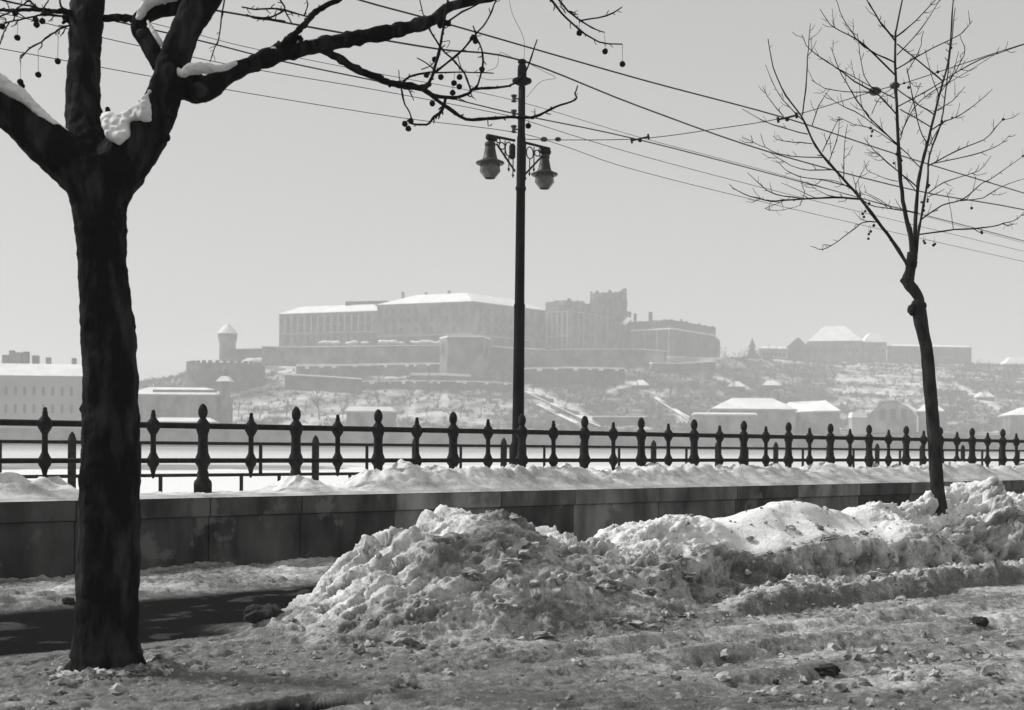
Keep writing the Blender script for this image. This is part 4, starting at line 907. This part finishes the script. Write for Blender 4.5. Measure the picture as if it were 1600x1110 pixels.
# ------------------------------------------------------------------ buildings
def xy(px, Y): p = at(px, HY, Y); return (p.x, p.y)
wmesh = {}
def win_obj(root, p, ang, w_, h_, rel):
    key = (round(w_, 2), round(h_, 2))
    if key not in wmesh:
        mb = MB(); mb.box((0, 0, 0), (w_, .30, h_)); me = bpy.data.meshes.new("window"); me.from_pydata(mb.v, [], mb.f); me.materials.append(M['window']); wmesh[key] = me
    o = bpy.data.objects.new("window", wmesh[key]); COL.objects.link(o); o.parent = root
    o.location = Vector(p) - rel; o.rotation_euler.z = ang
def windows(root, poly, i, n, rows, w_, h_, skip=0, pad=.06):
    a, b = Vector(poly[i]), Vector(poly[(i + 1) % len(poly)]); d = b - a; ang = math.atan2(d.y, d.x); rel = Vector(root.location)
    for k in range(n):
        t = pad + (1 - 2 * pad) * (k + .5) / n
        for z in rows:
            if random.random() < skip: continue
            p = a + d * t; win_obj(root, (p.x, p.y, z), ang, w_, h_, rel)
def pilasters(root, poly, i, n, z0_, z1_, pad=.06, w_=.9):
    a, b = Vector(poly[i]), Vector(poly[(i + 1) % len(poly)]); d = b - a; ang = math.atan2(d.y, d.x)
    for k in range(n + 1):
        p = a + d * (pad + (1 - 2 * pad) * k / n); mb = MB(); mb.box((p.x, p.y, (z0_ + z1_) / 2), (w_, .8, z1_ - z0_), ang); mb.build("pilaster", 'plaster', root, False)
def building(name, label, poly, z0, z1, m='castle', roof=None, cornice=True, group=None, roof_mat='roofsnow'):
    c = sum((Vector(p) for p in poly), Vector((0, 0))) / len(poly)
    r = empty(name, (c.x, c.y, z0), label, "building" if 'tower' not in name else "tower", group)
    mb = MB(); mb.prism(poly, z0, z1); mb.build("wall", m, r, False)
    if roof:
        hgt, ins, over = roof
        P = [Vector(p) for p in poly]; ov = [tuple(p + (p - c).normalized() * over) for p in P]
        mb = MB(); mb.prism(ov, z1, z1 + .6); mb.build("cornice", 'plaster', r, False)
        mb = MB(); mb.frustum(ov, z1 + .6, z1 + .6 + hgt, ins); mb.build("roof", roof_mat, r, False)
    return r
def quad(pa, Ya, pb, Yb, depth_v):            # footprint from the front edge a-b and a vector going back
    a, b = Vector(xy(pa, Ya)), Vector(xy(pb, Yb)); return [tuple(a), tuple(b), tuple(b + depth_v), tuple(a + depth_v)]
back = Vector((.43, .9)) * 1.0
# palace: south wing, central block, northern block, ruined drum, end wing
z0 = zat(735, 552, 690)
zc = zat(735, 472.5, 690)
A, B, C_ = Vector(xy(588, 711)), Vector(xy(736, 690)), Vector(xy(853, 735))
pc = [tuple(A), tuple(B), tuple(C_), tuple(C_ + (A - B))]
ctr = building("palace_block", "tallest palace block with broad snow covered hip roof left of the lamp post", pc, z0 - 6, zc, 'castle', (6.2, 13, .8))
windows(ctr, pc, 0, 11, [zat(735, y, 690) for y in (483, 497, 513, 531)], 1.7, 3.0, .12)
windows(ctr, pc, 1, 9, [zat(735, y, 690) for y in (483, 497, 513, 531)], 1.7, 3.0, .12)
for px, Yc, h_ in ((628, 712, 9.5), (664, 708, 8.6), (700, 704, 9.2)):
    p = xy(px, Yc + 12); mb = MB(); mb.box((p[0], p[1], zc + h_ / 2), (1.6, 1.4, h_)); mb.build('chimney', 'castle_dark', ctr, False)
zs = zat(435, 492.5, 741); A2, B2 = Vector(xy(435, 741)), Vector(xy(590, 719))
ps = [tuple(A2), tuple(B2), tuple(B2 + back * 26), tuple(A2 + back * 26)]
sw = building("palace_wing", "long left palace wing with lower snow roof and rows of dark windows", ps, z0 - 6, zs, 'castle', (4.8, 9, .7))
windows(sw, ps, 0, 13, [zat(435, y, 741) for y in (502, 516, 531)], 1.6, 3.8, .05)
pilasters(sw, ps, 0, 13, zat(435, 522, 741), zs - .6)
mb = MB(); a, b = Vector(xy(538, 735)), Vector(xy(604, 730)); mb.prism([tuple(a), tuple(b), tuple(b + back * 10), tuple(a + back * 10)], zs + 4, zat(570, 471.5, 735)); mb.build("parapet", 'castle_dark', sw, False)
zn = zat(888, 471, 720); A3, B3, C3 = Vector(xy(851, 727)), Vector(xy(888, 716)), Vector(xy(985, 775))
pn = [tuple(A3), tuple(B3), tuple(C3), tuple(C3 + (A3 - B3) * 1.0 + back * 14), tuple(A3 + back * 30)]
nb_ = building("palace_block", "burnt out palace block without a roof, right of the lamp post", pn, z0 - 8, zn, 'castle')
windows(nb_, pn, 0, 4, [zat(888, y, 716) for y in (481, 500, 516, 532)], 1.6, 3.6, .05, .1)
pilasters(nb_, pn, 1, 5, z0 - 2, zat(888, 488, 716), .02)
windows(nb_, pn, 1, 10, [zat(888, y, 716) for y in (484, 504, 524)], 1.8, 3.4, .1)
def _unused(): pass
def broken_top(root, a, b, z, hmax, seed_, m='castle_dark'):
    rn = random.Random(seed_); d = b - a; L = d.length; t = 0; mb = MB(); dn = d.normalized(); nn = Vector((-dn.y, dn.x)) * 1.2
    pts = [(0, rn.uniform(0, hmax))]
    while t < L: t += rn.uniform(.8, 3.2); pts.append((min(t, L), rn.choice((.05, .1, rn.uniform(0, hmax), rn.uniform(0, hmax)))))
    for (t0, h0), (t1, h1) in zip(pts[:-1], pts[1:]):
        p, q = a + dn * t0 + nn * .1, a + dn * t1 + nn * .1
        mb.prism([tuple(p), tuple(q), tuple(q + nn), tuple(p + nn)], [z - .6] * 4, [z + h0, z + h1, z + h1, z + h0])
    mb.build("broken_parapet", m, root, False)
def band(root, a, b, z, hgt=.7, m='plaster', out=.5):
    d = (b - a).normalized(); nrm = Vector((d.y, -d.x)); mb = MB(); mb.prism([tuple(a + nrm * out), tuple(b + nrm * out), tuple(b + nrm * .003), tuple(a + nrm * .003)], z, z + hgt); mb.build("cornice", m, root, False)
band(nb_, A3, B3, zat(888, 487, 716)); band(nb_, B3, C3, zat(888, 487, 716)); band(nb_, A3, B3, zat(888, 526, 716)); band(ctr, A, B, zat(735, 523, 690), .8)
band(ctr, B, C_, zat(735, 524, 690), .8); band(sw, A2, B2, zat(435, 523, 741), .6)
c = Vector(xy(949, 765)); rr = 29 * 765 / F; zd0, zd1 = zat(949, 500, 765), zat(949, 462, 765)
dr = empty("ruined_dome", (c.x, c.y, zd0), "ruined round dome drum with jagged broken top on the palace", "ruin")
mb = MB(); n = 40; vs = []; fs = []
for k in range(n):
    a = 2 * math.pi * k / n; top = zd1 + (abs(perlin(k * .9, 3.3)) * 2.2 + (2.0 if k % 5 == 0 else 0)); top = float(top)
    if -1.0 < math.cos(a) < 1 and math.cos(a) > .86: top += 3.2
    for z, r_ in ((zd0, rr), (top, rr * .985), (top, rr * .85), (zd0, rr * .85)): vs.append((c.x + r_ * math.cos(a), c.y + r_ * math.sin(a), z))
for k in range(n):
    q = (k + 1) % n
    for j in range(3): fs.append((k * 4 + j, q * 4 + j, q * 4 + j + 1, k * 4 + j + 1))
mb.add(vs, fs); mb.build("drum_wall", 'castle_dark', dr, False)
rel = Vector(dr.location)
for k in range(9):
    a = -math.pi + .25 + k * (math.pi - .5) / 8; win_obj(dr, (c.x + rr * math.cos(a), c.y + rr * math.sin(a), (zd0 + zd1) / 2 + 2.5), a + math.pi / 2, 2.0, 4.5, rel)
ze = zat(1048, 501, 745); A4, B4, C4 = Vector(xy(985, 757)), Vector(xy(1048, 742)), Vector(xy(1117, 786))
pe = [tuple(A4), tuple(B4), tuple(C4), tuple(C4 + (A4 - B4) + back * 8), tuple(A4 + back * 22)]
ew = building("palace_wing", "right end wing of the palace with a flat broken top and snow ledge", pe, z0 - 10, ze, 'castle_dark')
pilasters(ew, pe, 0, 3, z0 - 4, ze - 4)
pilasters(nb_, pn, 0, 4, z0 - 2, zat(888, 488, 716))
windows(ew, pe, 0, 7, [zat(1048, y, 742) for y in (507, 523, 540)], 1.5, 3.0, .15); windows(ew, pe, 1, 8, [zat(1048, y, 742) for y in (509, 525, 541)], 1.6, 3.0, .15)
band(ew, A4, B4, zat(1048, 515, 742), .9, 'roofsnow', .9); band(ew, B4, C4, zat(1048, 515, 742), .9, 'roofsnow', .9)
for px, h_, w_ in ((991, 8, 1.6), (1005, 3, 1.2), (1015, 9, 2.2), (1045, 4, 1), (1063, 5, 1), (1072, 2.5, 2), (1028, 2.2, 1.4)):
    p = xy(px, 765); mb = MB(); mb.box((p[0], p[1], ze + h_ / 2 - 3), (w_, 2, h_ + 2)); mb.build("chimney", 'castle_dark', ew, False)
mb = MB(); a, b = Vector(xy(969, 752)), Vector(xy(984, 750)); mb.add([(a.x, a.y, zat(969, 506, 752)), (a.x + 2.5, a.y - 2, zat(974, 508, 750)), (b.x + 1, b.y - 2, zat(986, 498, 750)), (b.x - 2, b.y, zat(982, 496, 752))], [(0, 1, 2, 3), (3, 2, 1, 0)]); mb.build("snow_roof_fragment", 'roofsnow', nb_, False)
mb = MB(); p = at(1120, 560, 790); mb.prism([xy(1088, 770), xy(1119, 780), xy(1124, 800), xy(1090, 800)], zat(1118, 580, 780), zat(1118, 528, 780)); mb.build("buttress", 'castle_dark', ew, False)

sn = MB(); rn = random.Random(9)
for k in range(34):
    if rn.random() < .35: continue
    t = k / 33; px = 502 + (690 - 502) * t; Yk = 703 - 22 * t
    p = at(px, 536 - 1.5 * t + rn.uniform(-1, 1), Yk); sn.blob(p, rn.uniform(.7, 1.7), .4, 1, (1.8, 1, .7))
tag(sn.build("snow_ledge", 'roofsnow'), "broken line of snow along the foot of the left palace wing", "snow", kind="stuff")
broken_top(nb_, A3, B3, zn, .9, 1, 'castle'); broken_top(nb_, B3, C3, zn, 1.5, 2, 'castle'); broken_top(ew, A4, B4, ze, .8, 3); broken_top(ew, B4, C4, ze, .9, 4)
# ramparts and terraces under the palace
def rampart(label, pts, ytops, drop_px, m='rampart', cap=.5, thick=3.0, butt=0, name="rampart_wall", depth=None):
    """pts: (px, py of base, Y) along the wall"""
    if drop_px >= 0:
        hh = [hit(p[0], y + drop_px) for p, y in zip(pts, ytops)]; hm_ = [h for h in hh if h]
        pts = [(p[0], (h or p[1]) - .5) for p, h in zip(pts, hh)]
    drop = max(4, abs(drop_px) * pts[0][1] / F + 2)
    r = None; W = [Vector(xy(p[0], p[1])) for p in pts]; zt = [zat(p[0], y, p[1]) for p, y in zip(pts, ytops)]
    r = empty(name, (W[0].x, W[0].y, min(zt) - drop), label, "wall")
    mb = MB(); cp = MB()
    for i in range(len(W) - 1):
        d = (W[i + 1] - W[i]).normalized(); nn = Vector((-d.y, d.x)) * thick
        mb.prism([tuple(W[i]), tuple(W[i + 1]), tuple(W[i + 1] + nn), tuple(W[i] + nn)], [zt[i] - drop] * 4, [zt[i], zt[i + 1], zt[i + 1], zt[i]])
        if cap:
            o_ = Vector((d.y, -d.x)) * .35
            cp.prism([tuple(W[i] + o_), tuple(W[i + 1] + o_), tuple(W[i + 1] + nn * 1.2), tuple(W[i] + nn * 1.2)], [zt[i] + .01, zt[i + 1] + .01, zt[i + 1] + .01, zt[i] + .01], [zt[i] + cap * random.uniform(.7, 1.2), zt[i + 1] + cap * .8, zt[i + 1] + cap, zt[i] + cap])
        if butt:
            nbt = max(1, int((W[i + 1] - W[i]).length / butt))
            for k in range(nbt):
                p = W[i] + (W[i + 1] - W[i]) * (k + .5 + random.uniform(-.3, .3)) / nbt; q = p - Vector((-d.y, d.x)) * .6; t = (k + .5) / nbt; z_ = zt[i] * (1 - t) + zt[i + 1] * t
                b_ = MB(); b_.box((q.x, q.y, z_ - drop / 2 - .5), (1.1, 1.0, drop), math.atan2(d.y, d.x)); b_.build("buttress", m, r, False)
                cp.box((q.x + random.uniform(-.5, .5), q.y, z_ - random.uniform(-.1, .7)), (random.uniform(1, 2.4), 1.5, random.uniform(.6, 1.5)), math.atan2(d.y, d.x))
    mb.build("wall", m, r, False)
    if cap: cp.build("snow_cap", 'roofsnow', r, False)
    return r
rampart("high rampart wall directly under the left half of the palace", [(408, 700), (470, 686), (600, 680), (690, 676)], [542, 543, 541, 540], 30, cap=.4)
rampart("blank dark wall between the projecting bastion and the lamp post", [(757, 678), (800, 690), (850, 700)], [541, 545, 547], 27, cap=.7)
YB = hit(728, 592) - 1
pb = [xy(686, YB + 12), xy(698, YB + 1), xy(752, YB), xy(765, YB + 14), xy(768, 715), xy(688, 715)]
bs = building("bastion", "square projecting bastion with snowy top below the tallest palace block", pb, zat(730, 604, YB), zat(730, 527, YB), 'rampart', None)
mb = MB(); mb.prism([(x, y - .3) for x, y in pb], zat(730, 527, YB) + .01, zat(730, 527, YB) + .8); mb.build("snow_cap", 'roofsnow', bs, False)
rampart("pale stone rampart with dark patches below the burnt out palace block", [(850, 700), (890, 694), (1000, 706), (1036, 716)], [548, 546, 546, 549], 27, cap=.3)
rampart("upper terrace wall with snowy buttresses below the left palace wing", [(462, 655), (560, 645), (640, 642), (735, 640)], [573, 572, 570, 569], 16, cap=1.1, butt=7, name="terrace_wall")
rampart("middle terrace wall with broken snow ledge below the left palace wing", [(444, 640), (520, 632), (560, 630)], [586, 590, 593], 23, m='castle_dark', cap=.7, name="terrace_wall")
rampart("short snow topped terrace wall left of the projecting bastion's foot", [(640, 632), (690, 630), (735, 630)], [587, 587, 589], 7, cap=1.4, name="terrace_wall")
rampart("lowest terrace wall with hanging snow below the projecting bastion", [(548, 626), (640, 618), (740, 616), (798, 618)], [597, 596, 597, 600], 11, cap=.6, butt=6, name="terrace_wall")
rampart("long wall with snow hanging from its buttresses right of the lamp post", [(806, 664), (880, 660), (975, 668)], [577, 576, 577], 24, m='castle_dark', cap=.8, butt=6, name="terrace_wall")
rampart("low snow covered ledge wall below the right end wing of the palace", [(1018, 690), (1060, 690), (1118, 700)], [568, 569, 566], 11, cap=.7, name="terrace_wall")
rampart("thin snowy wall at the foot of the dark slope right of the stairs", [(925, 540), (1010, 540)], [652, 652], 12, m='castle_dark', cap=.6, name="terrace_wall")

rampart("dark stair wall running diagonally down the slope right of the lamp post", [(820, 640), (860, 600), (900, 570), (938, 540)], [612, 631, 650, 667], 6, m='castle_dark', cap=.35, thick=1.6, name="stair_wall")
rampart("second shorter stair wall lower on the slope right of the lamp post", [(838, 600), (870, 570), (900, 545)], [632, 648, 662], 5, m='castle_dark', cap=.3, thick=1.2, name="stair_wall")
rampart("zigzag ramp wall on the dark slope under the right end wing", [(1022, 600), (1050, 570), (1076, 545)], [622, 640, 656], 4, m='castle_dark', cap=.4, thick=1.5, name="stair_wall")
# round bastion, mace tower, gate tower
YR = hit(352, 614); r_ = 62 * YR / F; cR = Vector(xy(352, YR + r_)); zt_, zb_ = zat(352, 567, YR), zat(352, 620, YR)
ron = empty("round_bastion", (cR.x, cR.y, zb_), "squat round bastion with snow on its top below the pointed tower", "bastion")
mb = MB(); mb.lathe([(r_ * 1.03, 0), (r_, zt_ - zb_), (r_ * .93, zt_ - zb_), (r_ * .93, zt_ - zb_ - 2)], (cR.x, cR.y, zb_), 48); mb.build("wall", 'castle_dark', ron, False)
mb = MB(); mb.lathe([(r_ * .925, zt_ - 1.2), (r_ * .9, zt_ + .9), (r_ * .4, zt_ + 1.5), (.1, zt_ + 1.6)], (cR.x, cR.y, 0), 40); mb.build("snow_cap", 'roofsnow', ron)
for k in range(16):
    a = math.pi * (1.02 + k * .06); mb = MB(); mb.box((cR.x + r_ * .965 * math.cos(a), cR.y + r_ * .965 * math.sin(a), zt_ + .6), (1.5, 1.2, 1.2), a + math.pi / 2); mb.build("merlon", 'castle_dark', ron, False)
cT = Vector(xy(354.5, 690)); q = 690 / F; zT = lambda y: zat(354, y, 690)
tw_ = empty("pointed_tower", (cT.x, cT.y, zT(572)), "round stone tower with flared top and pointed snowy roof", "tower")
mb = MB(); mb.lathe([(12.8 * q, zT(580)), (12.6 * q, zT(545)), (12.6 * q, zT(537)), (14.5 * q, zT(530)), (14.6 * q, zT(522))], (cT.x, cT.y, 0), 24); mb.build("wall", 'rampart', tw_)
mb = MB(); mb.lathe([(16 * q, zT(522.5)), (15.8 * q, zT(521)), (8 * q, zT(512)), (1.5 * q, zT(506)), (.2, zT(504))], (cT.x, cT.y, 0), 24); mb.build("roof", 'roofsnow', tw_)
for k in range(8):
    a = -math.pi + .2 + k * .4; win_obj(tw_, (cT.x + 14.5 * q * math.cos(a), cT.y + 14.5 * q * math.sin(a), zT(526)), a + math.pi / 2, .7, 1.3, Vector(tw_.location))
rampart("low dark curtain wall linking the pointed tower to the palace", [(366, 694), (410, 696)], [546, 545], -30, m='rampart', cap=.3, name="curtain_wall")
pg = quad(408, 688, 442, 684, Vector((2, 14)))
gtw = building("gate_tower", "plain square tower standing left of the palace rampart", pg, zat(420, 606, 684), zat(420, 541, 684), 'castle_dark'); windows(gtw, pg, 0, 2, [zat(420, 556, 684)], 1.4, 2.2)
# snow bank patch behind the round bastion
mb = MB(); p = at(398, 566, 682); mb.blob(p, 4.0, .3, 2, (1.9, .8, .55)); tag(mb.build("snow_patch", 'roofsnow'), "bright snow patch between the round bastion and the square tower", "snow")

# buildings along the far quay and huts on the slope
def house(name, label, pa, Ya, pb, Yb, dep, ytop, ybase, m, roof, rows=(), nwin=0, ww=1.2, wh=2.0, ref=None):
    poly = quad(pa, Ya, pb, Yb, dep); pr_ = ref or pa; r = building(name, label, poly, zat(pr_, ybase, Ya) - 1, zat(pr_, ytop, Ya), m, roof)
    if nwin: windows(r, poly, 0, nwin, [zat(pr_, y, Ya) for y in rows], ww, wh)
    return r
bl = house("quay_building", "long grey riverside building with two rows of windows at the left edge", -260, 497, 142, 505, Vector((3, 22)), 586, 672, 'plaster', (5.2, 9, .6), (608, 636), 24, 1.1, 3.4, 0)
for px, y, wd in ((-90, 556, 3), (8, 555, 2.2), (18, 548, 1.8), (27, 551, 3.2), (40, 550, 2.2), (55, 556, 2.4), (75, 559, 1.6), (115, 560, 1.4)):
    p = xy(px, 519); mb = MB(); z = zat(px, y, 519); mb.box((p[0], p[1], z - 3), (wd, 2.0, 6)); mb.build("chimney", 'castle_dark', bl, False)
h2_ = house("quay_building", "flat roofed grey building with thick snow cover between the thick tree and the slim tower", 195, 503, 338, 503, Vector((2, 20)), 619, 674, 'castle', (3.0, 7, .4), ref=330)
mb = MB(); a, b = xy(236, 503), xy(336, 503); mb.box(((a[0] + b[0]) / 2, 505.5, zat(330, 611, 503)), (b[0] - a[0], 1.2, .9)); mb.build("parapet", 'castle_dark', h2_, False)
house("quay_shed", "low shed with a rounded snowy roof beside the first tall railing finial", 236, 495, 334, 495, Vector((0, 7)), 661, 676, 'plaster', (1.6, 3, .5))
cK = Vector(xy(351, 505)); q = 505 / F; zK = lambda y: zat(351, y, 505)
kt = empty("slim_tower", (cK.x, cK.y, zK(672)), "slim square stone tower with snowy cap and small lantern on the quay", "tower")
mb = MB(); mb.box((cK.x, cK.y, (zK(672) + zK(597)) / 2), (14 * q, 14 * q, zK(597) - zK(672)), .5); mb.build("wall", 'castle', kt, False)
mb = MB(); mb.frustum([(cK.x + a * 12.5 * q, cK.y + b * 12.5 * q) for a, b in ((-1, -.9), (.9, -1), (1, .9), (-.9, 1))], zK(596.5), zK(588), 7 * q); mb.build("roof", 'roofsnow', kt, False)
mb = MB(); mb.lathe([(5 * q, zK(590)), (4.5 * q, zK(580)), (5.5 * q, zK(579)), (2 * q, zK(575)), (.1, zK(572))], (cK.x, cK.y, 0), 12); mb.build("lantern", 'castle', kt)
house("quay_building", "low flat building with double snow edged roof behind the railing near the middle", 541, 503, 614, 503, Vector((0, 14)), 645, 674, 'castle', (1.8, 1.5, .8), ref=580)
house("quay_hall", "wide low hall with a bright snowy hip roof on the right bank", 1112, 505, 1243, 505, Vector((3, 30)), 641.5, 676, 'castle', (4.6, 9, .8), ref=1180)
house("quay_hall_annex", "very low annex with flat snow edge left of the wide low hall", 1085, 497, 1182, 497, Vector((0, 6)), 650, 676, 'castle', (.7, 1, .5), ref=1130)
house("quay_building", "small building with a slanting snowy roof right of the wide low hall", 1268, 508, 1312, 500, Vector((-9, 26)), 645, 676, 'castle_dark', (4.2, 4.5, .6), ref=1290)
house("quay_kiosk", "tiny kiosk with a white snow covered roof left of the arched hall", 1331, 494, 1354, 494, Vector((0, 5)), 655, 677, 'plaster', (2.0, .4, .3), ref=1340)
# hall with a segmental arched front
a, b = Vector(xy(1356, 512)), Vector(xy(1432, 500)); dv = Vector((13, 30)); zb0 = zat(1400, 676, 505); zspr = zat(1400, 652, 505); zcr = zat(1400, 628, 505)
ah = empty("arched_hall", ((a.x + b.x) / 2, (a.y + b.y) / 2, zb0), "large hall with a broad arched gable behind the young tree", "building")
prof_ = [(0, zb0), (1, zb0)] + [(1 - k / 14, zspr + (zcr - zspr) * math.sin(math.pi * k / 14) ** .8) for k in range(15)]
mb = MB(); n = len(prof_); vs = [tuple((a + (b - a) * t).to_3d() + Vector((0, 0, z))) for t, z in prof_] + [tuple((a + dv + (b - a) * t).to_3d() + Vector((0, 0, z))) for t, z in prof_]
mb.add(vs, [tuple(range(n)), tuple(range(2 * n - 1, n - 1, -1)), (0, 1, n + 1, n)]); mb.build("wall", 'castle', ah, False)
mb = MB(); up_ = Vector((0, 0, .25)); vs = [tuple(Vector(v) + up_) for v in vs]
mb.add(vs, [(i, (i + 1) % n, n + (i + 1) % n, n + i) for i in range(1, n)]); mb.build("roof", 'roofsnow', ah, False)
for t in (.3, .52, .74):
    p = a + (b - a) * t; win_obj(ah, (p.x, p.y, zspr + 1), math.atan2(b.y - a.y, b.x - a.x), 2.2, 4.5, Vector(ah.location))
house("quay_building", "building with a snowy roof directly right of the young tree's trunk", 1432, 507, 1475, 503, Vector((8, 26)), 645, 676, 'castle', (4.5, 5, .6), ref=1450)
house("quay_building", "building with a snowy roof cut off by the right edge", 1578, 506, 1680, 503, Vector((3, 20)), 651, 678, 'castle', (3.2, 7, .6), ref=1600)
for lab, px, py in (("small hut with a snowy roof on the slope under the right end wing", 1000, 604), ("small hut with a snowy roof below the conifer on the dark slope", 1150, 606), ("small hut with a snowy roof above the wide low hall", 1205, 604), ("small hut with a snowy roof on the pale slope right of the young tree", 1540, 622)):
    Yh = hit(px, py + 4); house("slope_hut", lab, px - 13, Yh, px + 13, Yh, Vector((1, 9)), py, py + 9, 'castle_dark', (2.6, 3, .6), ref=px)
# upper town on the right
house("ridge_palace", "long ridge building with the brightest steep snow roof left of the young tree", 1262, 893, 1346, 885, Vector((6, 34)), 535, 572, 'castle', (11.5, 12, .8), (548,), 12, 1.6, 2.6, 1300)
house("ridge_house", "shorter snow roofed house joined to the right of the steep white roof", 1348, 886, 1384, 886, Vector((4, 30)), 536, 572, 'castle', (7.0, 5.5, .6), (548,), 5, 1.6, 2.6, 1360)
house("ridge_barracks", "long plain flat topped building behind the young tree trunk on the ridge", 1386, 895, 1517, 905, Vector((6, 22)), 542, 580, 'castle_dark', (1.4, 4, .5), (552, 562), 18, 1.5, 2.2, 1440)
house("ridge_building", "low grey building on the ridge right of the conifer", 1186, 830, 1230, 832, Vector((2, 16)), 546, 572, 'plaster', (1.6, 3, .5), (554,), 6, 1.6, 2.4, 1200)
gh = house("gabled_house", "small dark house with a pointed gable left of the steep white roof", 1228, 840, 1264, 842, Vector((2, 18)), 545, 572, 'castle_dark', None, (555,), 4, 1.4, 2.2, 1240)
mb = MB(); a, b = Vector(xy(1226, 839)), Vector(xy(1266, 841)); z = zat(1245, 545, 840); za = zat(1245, 527, 840); mvec = Vector((2, 19)); c_ = (a + b) / 2
mb.add([(a.x, a.y, z), (b.x, b.y, z), (c_.x, c_.y, za), (a.x + mvec.x, a.y + mvec.y, z), (b.x + mvec.x, b.y + mvec.y, z), (c_.x + mvec.x, c_.y + mvec.y, za)], [(0, 1, 2), (5, 4, 3), (1, 4, 5, 2), (0, 2, 5, 3), (0, 3, 4, 1)]); mb.build("roof", 'castle_dark', gh, False)
house("far_house", "small far house with a snowy roof at the right end of the ridge", 1570, 893, 1625, 893, Vector((2, 18)), 570, 590, 'plaster', (5, 5, .5), ref=1590)

# ================================================================== HAZE
hzb = MB(); hzb.box((0, 640, 50), (1800, 1790, 120)); hob = hzb.build("haze", 'snow', None, False)
hm = bpy.data.materials.new("haze"); hm.use_nodes = True; ht = hm.node_tree
for n_ in list(ht.nodes):
    if n_.type == 'BSDF_PRINCIPLED': ht.nodes.remove(n_)
pv = ht.nodes.new("ShaderNodeVolumePrincipled"); pv.inputs["Color"].default_value = (.93, .93, .93, 1); pv.inputs["Density"].default_value = .00078; pv.inputs["Anisotropy"].default_value = .0
ht.links.new(pv.outputs[0], [n_ for n_ in ht.nodes if n_.type == 'OUTPUT_MATERIAL'][0].inputs["Volume"])
hob.data.materials.clear(); hob.data.materials.append(hm)
tag(hob, kind="stuff")
